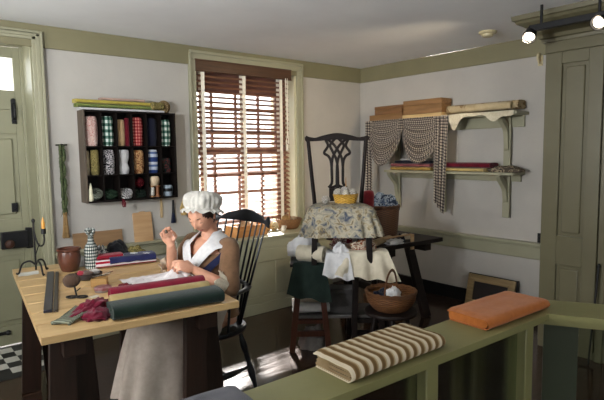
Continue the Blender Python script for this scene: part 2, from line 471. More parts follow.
def wbuild(mb, name, m, parent=win, **k):
    mb.v = [tuple(Vector(p) - wo) for p in mb.v]; return mb.build(name, m, parent, **k)
su = wbuild(sash(1.46, 2.085, YA + .20), 'upper_sash', M_sash, bevel=.002)
sl = wbuild(sash(.70, 1.51, YA + .16), 'lower_sash', M_sash, bevel=.002)
wbuild(MB().b2((WX0 + .02, YA + .216, 1.49), (3.28, YA + .219, 2.07)), 'upper_glass', M_glass)
wbuild(MB().b2((WX0 + .02, YA + .176, .72), (3.28, YA + .179, 1.49)), 'lower_glass', M_glass)
wbuild(MB().b2((WX0 + .012, YA + .17, 2.08), (3.295, YA + .25, WZ1 - .012)), 'window_head', M_sash)
wbuild(MB().b2((3.295, YA + .15, .70), (3.335, YA + .25, WZ1 - .01)), 'window_frame', M_sash)
# deep sill box under the window
SX0, SX1, SY = 2.16, 3.50, 3.735
s = MB().b2((SX0, SY, 0), (SX1, YA + .001, .675)).b2((WX0, YA, .60), (WX1, YA + T, .70)).b2((SX0 - .012, SY - .025, .675), (SX1 + .012, YA + .001, .70)).b2((SX0 - .006, SY - .014, .655), (SX1 + .006, YA, .676))
s.b2((SX0, SY - .008, .585), (SX1, SY, .60)).b2((SX0, SY - .012, 0), (SX1, SY, .098))
for x0, x1 in ((SX0, SX0 + .10), (SX1 - .10, SX1), (2.78, 2.88)): s.b2((x0, SY - .010, .16), (x1, SY, .47))
s.b2((SX0, SY - .010, .47), (SX1, SY, .585)).b2((SX0, SY - .010, .60), (SX1, SY, .655)).b2((SX0, SY - .010, .098), (SX1, SY, .16))
M_sill = plain('sill_paint', (172, 170, 142), (164, 161, 134), .4, 3)
struct(s.build('trim_10', M_sill, bevel=.004))
# ------------------------------------------------------------------ wooden venetian blind
vb = thing('venetian_blind', 'dark wooden venetian blind with cream tapes hanging in the window', 'blind', (2.735, YA + .012, .72))
M_slat = wood('slat_wood', (150, 104, 78), (126, 84, 60), .4, 0, 3, 20)
M_tape = fabric('cream_tape', (240, 234, 218), (230, 223, 206))
s = MB(); bx0, bx1 = -.52, .52; zt = 1.46
ns = 31
for k in range(ns):
    z = .045 + (zt - .08) * k / (ns - 1)
    s.box((0, 0, z), (bx1 - bx0, .048, .0032), rot=(R(28), 0, 0))
s.build('slats', M_slat, vb, smooth=False)
MB().box((0, 0, .012), (1.04, .05, .02)).build('bottom_rail', M_slat, vb, bevel=.003)
MB().box((.005, -.034, 1.508), (1.072, .012, .108)).box((.005, -.003, 1.535), (1.06, .05, .02)).box((.005, -.038, 1.556), (1.076, .012, .012)).box((.005, -.038, 1.460), (1.076, .012, .012)).build('valance', wood('valance_wood', (84, 56, 36), (64, 41, 26), .35, 0, 3, 18), vb, bevel=.003)
for x in (-.455, -.02, .415):
    MB().b2((x - .018, -.0275, .01), (x + .018, -.0255, 1.47)).b2((x - .018, .0255, .01), (x + .018, .0275, 1.47)).build('ladder_tape', M_tape, vb, smooth=False)
cp = [(.462, -.045, 1.47), (.468, -.047, 1.2), (.475, -.048, .98), (.47, -.05, .9), (.455, -.05, .84), (.468, -.05, .8), (.485, -.05, .86), (.475, -.05, .95)]
cd = MB().tube(spline(cp, 6), .0045, 6).tube([(.485, -.046, 1.47), (.484, -.047, 1.2), (.477, -.048, .96)], .0045, 6).build('pull_cord', M_tape, vb)
MB().lathe([(.006, .03), (.012, .02), (.013, -.02), (.008, -.03)], (.468, -.05, .785), 12).build('cord_tassel', M_tape, cd)
# ------------------------------------------------------------------ outside the window
M_stucco = plain('stucco_white', (236, 234, 230), (226, 224, 220), .9, 2)
bld = thing('neighbouring_house', 'pale white house seen through the blind across the street', 'house', (4.6, 10.2, -.6))
MB().b2((-6, 0, 0), (8, .4, 4.6)).build('facade', M_stucco, bld, smooth=False)
M_gw = plain('grey_shutter', (120, 122, 128), rough=.5)
for x in (-2.2, .4, 3.0):
    f = MB().b2((x, -.06, 1.0), (x + .9, 0, 2.6)).build('house_window', M_gw, bld, bevel=.01)
    g = MB()
    for i in range(2):
        for j in range(3): g.b2((x + .08 + i * .39, -.07, 1.08 + j * .5), (x + .43 + i * .39, -.058, 1.5 + j * .5))
    g.build('panes', plain('house_pane', (190, 196, 204), rough=.2), f)
MB().b2((-6, -.25, 0), (8, 0, .55)).build('house_plinth', plain('grey_stone', (150, 150, 150), rough=.8), bld)
struct(MB().b2((-20, 4.6, -.75), (30, 30, -.6)).build('trim_11', plain('pavement', (188, 186, 182), rough=.9)))
struct(MB().prism([(YA + T, 2.62), (YA + T + .85, 2.45), (YA + T + .85, 2.50), (YA + T, 2.80)], 1.3, 4.4, 'yz').build('sun_block_eave', M_olive))  # added eave out of view, keeps the sun off the upper panes
# ------------------------------------------------------------------ pigeonhole shelf with cloth
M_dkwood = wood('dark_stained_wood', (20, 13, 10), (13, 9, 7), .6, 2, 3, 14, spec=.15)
M_dkwood_side = wood('lit_side_wood', (92, 80, 66), (70, 60, 50), .6, 2, 3, 14)  # light on the left side put into a paler wood colour
PX0, PX1, PZ0, PZ1, PD = 1.205, 1.945, 1.092, 1.79, .135
ps = thing('pigeonhole_shelf', 'dark wooden pigeonhole shelf of eighteen boxes hung on the white wall', 'shelf', ((PX0 + PX1) / 2, YA - .001, PZ0))
pw, ph_ = PX1 - PX0, PZ1 - PZ0; tb = .014
MB().b2((-pw / 2 + .003, -.008, .003), (pw / 2 - .003, 0, ph_ - .003)).build('back_board', M_dkwood, ps)
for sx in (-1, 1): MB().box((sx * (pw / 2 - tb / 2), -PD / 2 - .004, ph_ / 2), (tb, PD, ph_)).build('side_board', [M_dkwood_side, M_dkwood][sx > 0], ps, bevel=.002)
for z in (tb / 2, ph_ - tb / 2): MB().box((0, -PD / 2 - .004, z), (pw - 2 * tb, PD, tb)).build('end_board', M_dkwood, ps, bevel=.002)
cw = (pw - 2 * tb) / 6; rows = [tb, .205, .425, ph_ - tb]       # bottom of each row
for z in (.205, .425): MB().box((0, -PD / 2 - .005, z), (pw - 2 * tb, PD - .002, .009)).build('shelf_board', M_dkwood, ps)
for k in range(1, 6): MB().box((-pw / 2 + tb + cw * k, -PD / 2 - .006, ph_ / 2), (.009, PD - .004, ph_ - 2 * tb)).build('divider', M_dkwood, ps)
def cell(cx, r):   # world centre x, floor z of a pigeonhole
    return (PX0 + tb + cw * (cx + .5), PZ0 + rows[r] + (tb * 0 if r == 0 else .005))
YS = YA - .075
def roll(name, cx, r, rad, hgt, m, label, dx=0, dy=0, waist=0, lean=0, group=None, flat=.8, cat='cloth', top=None, dz=0):
    """a standing roll or folded bundle of cloth"""
    x, z = cell(cx, r); b = MB()
    nv = 14; ring = []
    seed = rnd.random() * 50
    for j in range(nv + 1):
        t = j / nv; e = 1 - .18 * (abs(t - .5) * 2) ** 6; wst = 1 - waist * math.exp(-((t - .45) / .13) ** 2)
        row = []
        for i in range(24):
            th = 2 * PI * i / 24
            rr = rad * e * wst * (1 + .07 * nz(math.cos(th) * 1.6 + seed, math.sin(th) * 1.6, t * 2.5))
            row.append((rr * math.cos(th) + lean * (t - .5), rr * flat * math.sin(th), hgt * t))
        ring.append(row)
    cen = lambda row, s: [((p[0] - row[0][0] * 0) * s + (0), p[1] * s, p[2]) for p in row]
    first = [(p[0] * .5, p[1] * .5, p[2] + .004) for p in ring[0]]; last = [(p[0] * .55, p[1] * .55, p[2] - .006) for p in ring[-1]]
    b.loft([first] + ring + [last], uvs=(2 * PI * rad, hgt))
    o = b.build(name, m, None, loc=(x + dx, YS + dy, z + dz), ang=60)
    return tag(o, label, cat, group)
G = 'rolled cloths in the pigeonholes'
M_pinkfl = printed('pink_floral', [(0, (196, 168, 156)), (.50, (170, 104, 100)), (.56, (214, 196, 184)), (.66, (150, 92, 88))], 46)
M_gplaid = gingham('green_plaid', 28, 24, (226, 228, 220), (96, 128, 112), (22, 58, 48))
M_redchk = gingham('red_check', 46, 46, (196, 128, 116), (160, 58, 58), (112, 24, 32))
M_tanc = fabric('tan_cloth', (196, 164, 124), (176, 144, 104)); M_dred = fabric('dark_red_cloth', (96, 18, 30), (78, 12, 24)); M_navy = fabric('navy_cloth', (26, 28, 44), (20, 22, 36))
M_olivep = printed('olive_paisley', [(0, (104, 96, 58)), (.48, (142, 128, 78)), (.6, (72, 66, 44))], 50)
M_bwleaf = printed('black_white_leaf', [(0, (28, 28, 32)), (.50, (206, 200, 200)), (.64, (40, 40, 44))], 44, dist=2.5)
M_palecl = fabric('pale_grey_cloth', (204, 202, 200), (186, 184, 184)); M_brownp = printed('brown_print', [(0, (112, 66, 40)), (.46, (188, 150, 104)), (.56, (138, 82, 46)), (.64, (212, 182, 140))], 34)
M_blust = stripes('blue_white_stripe', 11, [(0, (44, 62, 112)), (.38, (188, 196, 210)), (.62, (84, 104, 148)), (.8, (206, 210, 216))], 'Y')
M_darkpr = printed('dark_print', [(0, (22, 34, 32)), (.52, (92, 34, 36)), (.6, (32, 56, 52))], 36)
roll('cloth_roll', 0, 0 + 2, .050, .222, M_pinkfl, 'pink and cream floral cloth rolled upright in top left pigeonhole', group=G)
roll('cloth_roll', 1, 2, .050, .226, M_gplaid, 'green and white plaid roll beside the pink floral one', group=G)
roll('cloth_roll', 2, 2, .036, .205, M_tanc, 'plain tan cloth roll in top row beside dark red cloth', dx=-.014, group=G)
roll('cloth_roll', 2, 2, .020, .218, M_dred, 'narrow dark red roll squeezed in next to tan roll', dx=.038, dy=-.01, group=G)
roll('cloth_roll', 3, 2, .051, .226, M_redchk, 'red checked cloth roll in the top row', group=G)
roll('cloth_roll', 4, 2, .050, .222, M_navy, 'plain navy cloth roll, darkest of the top row', group=G)
roll('cloth_roll', 5, 2, .049, .215, M_gplaid, 'green and white plaid roll in top right pigeonhole', dx=.004, group=G)
roll('cloth_roll', 0, 1, .033, .19, M_olivep, 'olive paisley cloth roll in the middle row', dx=.018, group=G)
roll('cloth_roll', 0, 1, .015, .185, fabric('beige_strip', (190, 176, 146)), 'thin beige strip of cloth standing left of olive paisley roll', dx=-.036, group=G)
roll('cloth_roll', 1, 1, .050, .19, M_bwleaf, 'black and white leaf print roll in the middle row', group=G)
roll('cloth_roll', 2, 1, .048, .19, M_palecl, 'pale grey cloth pinched at its waist in middle row', waist=.28, group=G)
roll('cloth_roll', 3, 1, .050, .185, M_brownp, 'tan and brown printed cloth roll in the middle row', group=G)
roll('cloth_roll', 4, 1, .050, .19, M_blust, 'blue and white striped cloth roll in the middle row', group=G)
roll('cloth_roll', 5, 1, .047, .12, M_darkpr, 'low dark green and red printed bundle in middle right pigeonhole', group=G)
# bottom row: yarn, spools, a mug
def yarn_mat(name, c, c2):
    m, nt, b = newmat(name); b.inputs['Roughness'].default_value = .95; b.inputs['Specular IOR Level'].default_value = .1
    tc = N(nt, 'ShaderNodeTexCoord'); wv = N(nt, 'ShaderNodeTexWave', Scale=38.0, Distortion=3.0); wv.bands_direction = 'DIAGONAL'
    wv.inputs['Detail'].default_value = 2.0
    nt.links.new(tc.outputs['Object'], wv.inputs['Vector'])
    r = ramp(nt, [(.1, c2), (.7, c)]); nt.links.new(wv.outputs['Fac'], r.inputs['Fac']); nt.links.new(r.outputs['Color'], b.inputs['Base Color'])
    bump(nt, b, wv.outputs['Fac'], .8, .004); return m
def skein(name, x, y, z, L, rad, m, label, rz=0.0, group=None, cat='yarn', n=9, big=.5):
    """a lying hank: many loops of thick yarn"""
    b = MB(); g = random.Random(label)
    for k in range(n):
        pts = []; oy = g.uniform(-1, 1) * rad * .5; oz = rad + g.uniform(-.35, .5) * rad; ph = g.uniform(-.4, .4)
        for i in range(18):
            th = 2 * PI * i / 18
            pts.append((math.cos(th) * L / 2 * g.uniform(.92, 1.03), oy + math.sin(th) * rad * .55, oz + math.sin(th + ph) * rad * .35))
        b.tube(pts, rad * .2, 6, closed=True)
    lo = min(p[2] for p in b.v); b.v = [(p[0], p[1], p[2] - lo) for p in b.v]
    return tag(b.build(name, m, None, loc=(x, y, z), rz=rz, ang=80), label, cat, group)
def yball(name, x, y, z, rad, m, label, group=None, cat='yarn', parent=None):
    b = MB(); g = random.Random(label or name)
    b.ell((0, 0, rad), (rad * .94,) * 3)
    for k in range(10):
        q = Euler((g.uniform(0, 6), g.uniform(0, 6), g.uniform(0, 6))).to_matrix()
        b.tube([q @ Vector((rad * .95 * math.cos(2 * PI * i / 20), rad * .95 * math.sin(2 * PI * i / 20), rad * g.uniform(-.05, .05))) + Vector((0, 0, rad)) for i in range(20)], rad * .1, 5, closed=True)
    o = b.build(name, m, parent, loc=(x, y, z), ang=80)
    return tag(o, label, cat, group) if label else o
x, z = cell(0, 0)
M_ggrey = yarn_mat('grey_green_yarn', (122, 126, 112), (58, 62, 54)); M_dkgreen = yarn_mat('dark_green_yarn', (44, 62, 46), (18, 28, 20)); M_bw = yarn_mat('black_white_yarn', (214, 210, 208), (24, 24, 28))
M_dg2 = yarn_mat('moss_yarn', (40, 52, 44), (18, 24, 20)); M_dr2 = yarn_mat('dark_red_yarn', (92, 22, 28), (44, 8, 12))
skein('yarn_skein', x + .004, YS, z, .096, .058, M_ggrey, 'grey green yarn hank in bottom left pigeonhole')
tag(MB().loft([[(r_ * math.cos(2 * PI * i / 16), r_ * math.sin(2 * PI * i / 16), zz) for i in range(16)] for r_, zz in ((.008, 0), (.017, .002), (.015, .06), (.009, .11), (.003, .135))]).build('thread_cone', fabric('cream_thread', (226, 220, 190)), None, loc=(x - .038, YS - .055, z)), 'cream thread cone standing left of grey green hank', 'thread')
x, z = cell(1, 0); skein('yarn_skein', x, YS, z, .10, .050, M_dkgreen, 'dark green yarn hank in the bottom row', n=11)
x, z = cell(2, 0); skein('yarn_skein', x, YS - .01, z, .10, .044, M_bw, 'black and white twisted yarn hank in bottom row', n=10)
x, z = cell(3, 0); skein('yarn_skein', x, YS, z, .10, .040, M_dg2, 'mossy green yarn hank lying below the dark red ball', n=11); yball('yarn_ball', x + .004, YS, z + .082, .04, M_dr2, 'dark red yarn ball on top of mossy green hank')
x, z = cell(4, 0)
t = thing('thread_spool', 'pale wooden spool wound with white thread in bottom row', 'spool', (x - .022, YS - .03, z))
M_spool = wood('spool_wood', (170, 128, 84), (146, 106, 66), .5, 2)
MB().lathe([(.012, 0), (.024, 0), (.024, .008), (.014, .012), (.014, .08), (.024, .084), (.024, .092), (.012, .092)], n=18).build('spool_core', M_spool, t)
MB().lathe([(.0145, .012), (.021, .016), (.021, .076), (.0145, .08)], n=18).build('thread', fabric('white_thread', (228, 224, 212)), t)
t2 = dup(t, (x + .028, YS - .03, z), label='bare brown wooden spool beside the white thread spool')
for c_ in list(t2.children):
    if c_.name.startswith('thread'): bpy.data.objects.remove(c_)
for c_ in t2.children: c_.data = c_.data.copy(); c_.data.materials[0] = wood('brown_spool', (132, 84, 44), (104, 62, 32), .5, 2)
t = tag(MB().lathe([(.0, 0), (.026, 0), (.036, .012), (.042, .05), (.040, .066), (.033, .076), (.031, .076), (.037, .064), (.038, .05), (.032, .016), (0, .01)], n=24).build('clay_cup', plain('cream_clay', (206, 184, 152), rough=.6), None, loc=(x + .002, YS - .03, z + .0925)), 'cream clay cup set on the two wooden spools', 'cup')
x, z = cell(5, 0); t = thing('mug', 'pale blue grey mug with dark band in bottom right pigeonhole', 'mug', (x, YS - .02, z))
MB().lathe([(.0, 0), (.036, 0), (.040, .01), (.040, .088), (.037, .09), (.0345, .088), (.034, .01), (0, .008)], n=24).build('cup_body', plain('blue_grey_glaze', (150, 164, 176), rough=.25), t)
MB().lathe([(.0402, .038), (.0415, .042), (.0415, .062), (.0402, .066)], n=24).build('dark_band', M_black, t)
MB().tube(spline([(.038, 0, .07), (.056, 0, .072), (.062, 0, .05), (.054, 0, .028), (.038, 0, .024)], 5), .005, 8).build('handle', plain('blue_grey_glaze2', (150, 164, 176), rough=.25), t, rz=R(20))
b = MB()
for k in range(4):
    b.tube(spline([(.0 + k * .004, -.005, 0), (-.008 + k * .005, -.018, -.035), (.0 + k * .006, -.02, -.062), (.012 + k * .003, -.018, -.03), (.01, -.005, 0)], 6), .0022, 5)
tag(b.build('thread_loops', M_dred, None, loc=(cell(2, 0)[0] - .045, YA - .1385, PZ0 + .016)), 'dark red thread loops hanging over shelf front', 'thread')
# on top of it
def bolt_rings(W, Hh, n=26, p=3.2):
    out = []
    for i in range(n):
        th = 2 * PI * i / n; c, s = math.cos(th), math.sin(th)
        out.append((math.copysign(abs(c) ** (2 / p), c) * W / 2, math.copysign(abs(s) ** (2 / p), s) * Hh / 2 + Hh / 2))
    return out
def bolt(name, L, W, Hh, m, loc, rz=0, label=None, cat='cloth', group=None, p=3.2, layers=4, wob=.03, parent=None, mend=None, slump=0.0):
    """flat folded bolt lying along x; layered ends"""
    base = bolt_rings(W, Hh, 28, p); b = MB(); rings = []
    def ring(x, s, k=0):
        return [(x + .004 * nz(a * 20, z * 30, k), a * s * (1 + wob * nz(x * 6, a * 5 + k)), (z - Hh / 2) * s + Hh / 2 - slump * (x / L) ** 2 + wob * .3 * Hh * nz(x * 7 + 3, a * 9)) for a, z in base]
    for k in range(layers): rings.append(ring(-L / 2 + (.004 if k % 2 else -.0), .15 + .8 * k / layers, k))
    for j in range(9): rings.append(ring(-L / 2 + L * j / 8, 1.0, 9))
    for k in reversed(range(layers)): rings.append(ring(L / 2 + (-.004 if k % 2 else .0), .15 + .8 * k / layers, k))
    per = W * 2
    b.loft(rings, uvs=(per, L))
    lo = min(q[2] for q in b.v); b.v = [(q[0], q[1], q[2] - lo) for q in b.v]
    o = b.build(name, m, parent, loc=loc, rz=rz, ang=55)
    return tag(o, label, cat, group) if label else o
ZT = PZ1
bolt('cloth_bolt', .66, .10, .022, M_palecl, (1.53, YA - .07, ZT), 0, 'thin pale folded cloth at the bottom of the pile on dark shelf', wob=.01)
M_gy = stripes('green_yellow_stripe', 60, [(0, (54, 92, 62)), (.4, (150, 150, 66)), (.6, (40, 74, 52)), (.85, (186, 176, 84))], 'X')
bolt('cloth_bolt', .62, .115, .028, M_gy, (1.49, YA - .07, ZT + .0225), 0, 'green and yellow striped bolt of cloth on dark shelf')
bolt('cloth_bolt', .60, .105, .030, fabric('yellow_cloth', (178, 162, 72), (158, 142, 58)), (1.47, YA - .07, ZT + .0510), R(1), 'mustard yellow bolt of cloth above the green striped one')
bolt('cloth_bolt', .34, .09, .02, fabric('pinkish_tan_cloth', (182, 152, 136), (166, 138, 122)), (1.53, YA - .07, ZT + .0815), R(-1), 'short pinkish tan folded cloth topmost of the pile')
b = MB().lathe([(.0, -.05), (.026, -.05), (.031, -.046), (.031, .046), (.026, .05), (0, .05)], (0, 0, .031), 20, (1, .15, 0))
tag(b.build('cloth_roll', M_olivep, None, loc=(1.795, YA - .125, ZT + .0225 + .0)), 'small dark paisley roll end next to the straw ball', 'cloth')
yball('straw_ball', 1.873, YA - .08, ZT, .052, yarn_mat('straw_twine', (150, 128, 92), (92, 74, 48)), 'tan ball of straw twine on the dark shelf right corner', cat='ball')
# ------------------------------------------------------------------ things hung on the same wall
hk = thing('braided_hank', 'long green braided hank with straw tassel hanging beside the door', 'hank', (1.075, YA + .001, .83))
MB().lathe([(.006, 0), (.007, .03), (.011, .034), (.010, .046)], (0, 0, .70), 10, (0, -1, 0)).tube([(-.04, -.036, .70), (.04, -.036, .702)], .006, 8).build('peg', M_dkwood, hk)
b = MB()
for s in range(3):
    pts = [(.013 * math.sin(q * 9.5 * 1.0 + s * 2.094) * (1 - .2 * q) + .004 * nz(q * 5, s), -.035 + .010 * math.cos(q * 19 + s * 4.19), .70 - .50 * q) for q in [i / 60 for i in range(61)]]
    b.tube(pts, [.011 + .004 * nz(i * .3, s * 5) for i in range(61)], 7)
for k in range(50):
    q = rnd.random(); a = rnd.uniform(0, 6.28)
    p0 = Vector((.015 * math.cos(a), -.035 + .012 * math.sin(a), .69 - .5 * q)); b.tube([p0, p0 + Vector((.018 * math.cos(a), .01 * math.sin(a) - .004, -.02 - .02 * rnd.random()))], [.003, .0008], 4)
b.build('braid', printed('herb_green', [(0, (58, 70, 46)), (.5, (86, 92, 62)), (.62, (40, 50, 34))], 60), hk, ang=80)
b = MB()
for k in range(46):
    a = rnd.uniform(0, 6.28); q = rnd.random() ** .5
    b.tube([(.010 * q * math.cos(a), -.035 + .008 * q * math.sin(a), .21), (.016 * q * math.cos(a), -.035 + .012 * q * math.sin(a), .11), (.026 * q * math.cos(a), -.032 + .017 * q * math.sin(a), .0 + .012 * rnd.random())], [.003, .0026, .0022], 5)
b.lathe([(.013, -.006), (.016, 0), (.013, .006)], (0, -.035, .185), 12)
b.build('tassel', plain('straw', (158, 126, 78), (128, 98, 58), .8, 40), hk, ang=80)
M_board = wood('pale_board', (196, 160, 118), (178, 140, 98), .5, 0, 3, 10); M_board2 = wood('brown_board', (142, 112, 78), (122, 92, 62), .55, 0, 3, 12)
RB = .734
def leaner(name, x0, x1, hgt, th, m, label, lean=8, top=None, dy=0):
    """a board standing on the rail and leaning on the wall"""
    w_ = x1 - x0
    poly = top or [(-w_ / 2, 0), (w_ / 2, 0), (w_ / 2, hgt), (-w_ / 2, hgt)]
    b = MB().prism(poly, -th / 2, th / 2, 'xz', M=Euler((R(-lean), 0, 0)).to_matrix().to_4x4())
    lo = min(p[2] for p in b.v); hi = max(p[1] for p in b.v)
    b.v = [(p[0], p[1] - hi, p[2] - lo) for p in b.v]
    return tag(b.build(name, m, None, loc=((x0 + x1) / 2, YA - .0012 - dy, RB + .0003), bevel=.002), label, 'board')
leaner('wooden_board', 1.125, 1.505, .122, .014, M_board2, 'low brown wooden board leaning on the rail behind the table', 7)
leaner('wooden_board', 1.597, 1.758, .25, .012, M_board, 'upright pale wooden board with scalloped top leaning on rail', 7, top=[(-.08, 0), (.08, 0), (.08, .235), (.07, .243), (.03, .243), (.02, .25), (-.02, .25), (-.03, .243), (-.07, .243), (-.08, .235)])
b = MB().prism([(-.010, 0), (.010, 0), (.009, .16), (.003, .172), (-.003, .172), (-.009, .16)], -.012, -.002, 'xz').lathe([(.003, 0), (.004, .016)], (0, 0, .165), 8, (0, -1, 0))
tag(b.build('wooden_bodkin', plain('pale_wood_strip', (196, 170, 128)), None, loc=(1.853, YA + .003, .915)), 'slim pale wooden strip hanging on the wall above the hand', 'tool')
br_ = thing('hand_brush', 'dark navy tassel brush hanging on wall left of the window', 'brush', (1.957, YA + .002, .86))
MB().lathe([(.003, 0), (.003, .02)], (0, 0, .19), 8, (0, -1, 0)).tube([(0, -.018, .20), (0, -.018, .09)], [.009, .012], 10).build('handle', M_black, br_)
b = MB()
for k in range(44):
    a = rnd.uniform(0, 6.28); q = rnd.random() ** .5
    b.tube([(.010 * q * math.cos(a), -.018 + .006 * q * math.sin(a), .095), (.024 * q * math.cos(a), -.016 + .012 * q * math.sin(a), .004 * rnd.random())], [.0035, .0032], 5)
b.build('bristles', fabric('navy_bristles', (28, 34, 58), (18, 22, 40)), br_, ang=80)
hk2 = thing('flax_hank', 'pale straw flax bundle hanging beside the navy brush', 'hank', (2.055, YA + .002, .92))
b = MB()
for k in range(40):
    a = rnd.uniform(0, 6.28); q = rnd.random() ** .5
    b.tube([(.006 * q * math.cos(a), -.02 + .006 * q * math.sin(a), .14), (.035 * q * math.cos(a), -.022 + .014 * q * math.sin(a), .07), (.026 * q * math.cos(a), -.02 + .012 * q * math.sin(a), .006 * rnd.random())], [.003, .004, .003], 5)
b.build('fibres', plain('flax', (206, 178, 116), (180, 148, 88), .8, 40), hk2, ang=80)
MB().lathe([(.004, 0), (.004, .024)], (0, 0, .145), 8, (0, -1, 0)).tube([(.012 * math.cos(i), -.02 + .010 * math.sin(i), .128) for i in [k * 2 * PI / 12 for k in range(12)]], .003, 5, closed=True).build('tie', M_spool, hk2)
# ------------------------------------------------------------------ the sewing table
ta = -6.6; TZ = .75
tx = Vector((math.cos(R(ta)), math.sin(R(ta)), 0)); ty = Vector((-math.sin(R(ta)), math.cos(R(ta)), 0))
T0 = Vector((.449, 2.126, 0))                      # its near left corner
TW, TL = .85, 1.46
tc_ = T0 + tx * TW / 2 + ty * TL / 2
tb_ = thing('trestle_table', 'pale plank trestle table covered with sewing tools and cloth', 'table', (tc_.x, tc_.y, 0), R(ta))
def plank_mat(name, c, c2, axis):
    m = wood(name, c, c2, .32, axis, 2.2, 9, .05); return m
M_plank = plank_mat('pine_planks', (202, 170, 120), (178, 144, 96), 0); M_cleat = plank_mat('pine_cleat', (206, 168, 110), (186, 146, 90), 1)
pwid = (TL - .006 * 8) / 8
for k in range(8):
    y0 = -TL / 2 + k * (pwid + .006)
    MB().b2((-TW / 2, y0, TZ - .032), (TW / 2, y0 + pwid, TZ)).build('top_plank', M_plank, tb_, bevel=.002)
M_tleg = wood('dark_leg_wood', (48, 31, 23), (34, 22, 16), .55, 2, 3, 12, spec=.25)
for x in (-.30, .28):
    MB().b2((x - .045, -TL / 2 + .03, TZ - .112), (x + .045, TL / 2 - .03, TZ - .0325)).build('beam', M_tleg, tb_, bevel=.003)
for x in (-.30, .28):
    for y, dy in ((-TL / 2 + .14, -1), (TL / 2 - .16, 1)):
        for s in (-1, 1):
            MB().bar((x + s * .034, y + s * .026, TZ - .05), (x + s * .072, y + s * .030 + dy * .04, .004), .105, .045, up=(0, 1, 0)).build('leg', M_tleg, tb_, bevel=.003)
def TP(px_u, py_v): return None
def on(x, y, z=TZ): return (x, y, z + .0004)
# candle holder with its papers
t = tag(MB().grid(lambda u, v: (-.055 + .11 * u + .02 * v, -.05 + .10 * v, .002 + .004 * nz(u * 3, v * 3)), 8, 8, .0006).build('paper_scrap', plain('white_paper', (222, 220, 212)), None, loc=on(.655, 3.36)), 'white paper scrap lying under the iron candle holder', 'paper')
ch = thing('candle_holder', 'black wrought iron candle holder on three legs with yellow candle', 'candle holder', on(.70, 3.33, TZ + .004), R(-40))
MB().tube([(0, 0, .02), (0, 0, .31)], .0055, 8).ell((0, 0, .315), (.01, .01, .014), nu=10, nv=8).build('stem', M_iron, ch)
for a in (200, 320, 80):
    ca, sa = math.cos(R(a)), math.sin(R(a))
    MB().tube(spline([(0, 0, .05), (.03 * ca, .03 * sa, .075), (.07 * ca, .07 * sa, .06), (.092 * ca, .092 * sa, .006), (.106 * ca, .106 * sa, .008)], 6), .0055, 8).build('leg', M_iron, ch)
MB().tube(spline([(0, 0, .26), (.012, 0, .20), (.03, 0, .165), (.052, 0, .172), (.06, 0, .20), (.058, 0, .235)], 6), .005, 8).build('curled_arm', M_iron, ch)
MB().tube(spline([(0, 0, .10), (.018, -.01, .14), (.035, -.012, .18)], 5), .003, 6).build('snuffer_rod', M_iron, ch)
cs = MB().lathe([(.004, 0), (.014, .006), (.013, .036), (.011, .036), (.010, .012)], (.058, 0, .232), 14).build('candle_socket', M_iron, ch)
MB().lathe([(.0095, .0), (.0095, .055), (.006, .075), (.0015, .09)], (.058, 0, .246), 14).build('candle', plain('amber_wax', (214, 152, 60), (196, 130, 44), .4), cs)
# clay pot
t = thing('clay_pot', 'dark brown glazed clay pot on the far end of the table', 'pot', on(.875, 3.275))
MB().lathe([(0, 0), (.042, 0), (.05, .01), (.062, .05), (.066, .085), (.063, .115), (.062, .122), (.069, .128), (.070, .137), (.066, .141), (.060, .138), (.058, .11), (.060, .085), (.055, .05), (.044, .016), (0, .012)], n=36).build('pot_body', plain('brown_glaze', (96, 56, 40), (70, 40, 30), .28, 14, .05), t)
MB().lathe([(0, .110), (.057, .108), (.057, .104), (0, .104)], n=30).build('contents', plain('dark_grain', (34, 26, 22), rough=.9, scale=60, bmp=.5), t)
# gingham covered bottle
t = thing('cloth_covered_bottle', 'tall bottle covered in dark and white checked cloth', 'bottle', on(1.0, 3.255))
M_gb = gingham('small_gingham', 20, 50, (206, 206, 198), (104, 112, 108), (30, 40, 42))
MB().lathe([(0, 0), (.036, 0), (.040, .008), (.041, .11), (.036, .14), (.020, .165), (.017, .185), (.016, .20)], n=28).build('bottle_cover', M_gb, t)
b = MB()
for k in range(5):
    a = k * 1.25
    b.tube(spline([(0, 0, .196), (.02 * math.cos(a), .02 * math.sin(a), .222), (.026 * math.cos(a + .4), .026 * math.sin(a + .4), .240), (.012 * math.cos(a + .8), .012 * math.sin(a + .8), .246), (.0, .0, .215)], 5), .0075, 7)
b.build('cloth_topknot', M_gb, t)
def heap(name, x, y, z, sx, sy, sz, m, label, cat='cloth', rz=0.0, f=7.0, amp=.4, seed=None, group=None, th=None):
    """a crumpled heap of cloth: a folded dome that rests on its base"""
    sd = rnd.random() * 40 if seed is None else seed
    def fn(d, p):
        q = 1 + amp * nz(d.x * f * .35 + sd, d.y * f * .35, d.z * f * .35) + amp * .45 * nz(d.x * f + sd, d.y * f, d.z * f)
        r_ = Vector((p.x * q, p.y * q, max(p.z * (q + .1), -sz * .12)))
        return r_
    b = MB().ell((0, 0, 0), (sx, sy, sz), None, 36, 22, fn)
    lo = min(p[2] for p in b.v); b.v = [(p[0], p[1], p[2] - lo) for p in b.v]
    return tag(b.build(name, m, None, loc=(x, y, z + .0004), rz=rz, ang=70), label, cat, group)
M_greymix = printed('grey_print', [(0, (70, 74, 76)), (.46, (168, 168, 164)), (.58, (52, 54, 60)), (.66, (200, 196, 190))], 26)
heap('cloth_bundle', 1.085, 3.36, TZ, .055, .05, .095, M_greymix, 'grey and white crumpled cloth standing right of the checked bottle')
heap('cloth_scrap', .965, 3.38, TZ, .05, .035, .05, fabric('white_scrap', (208, 208, 206)), 'small white cloth scrap between pot and checked bottle')
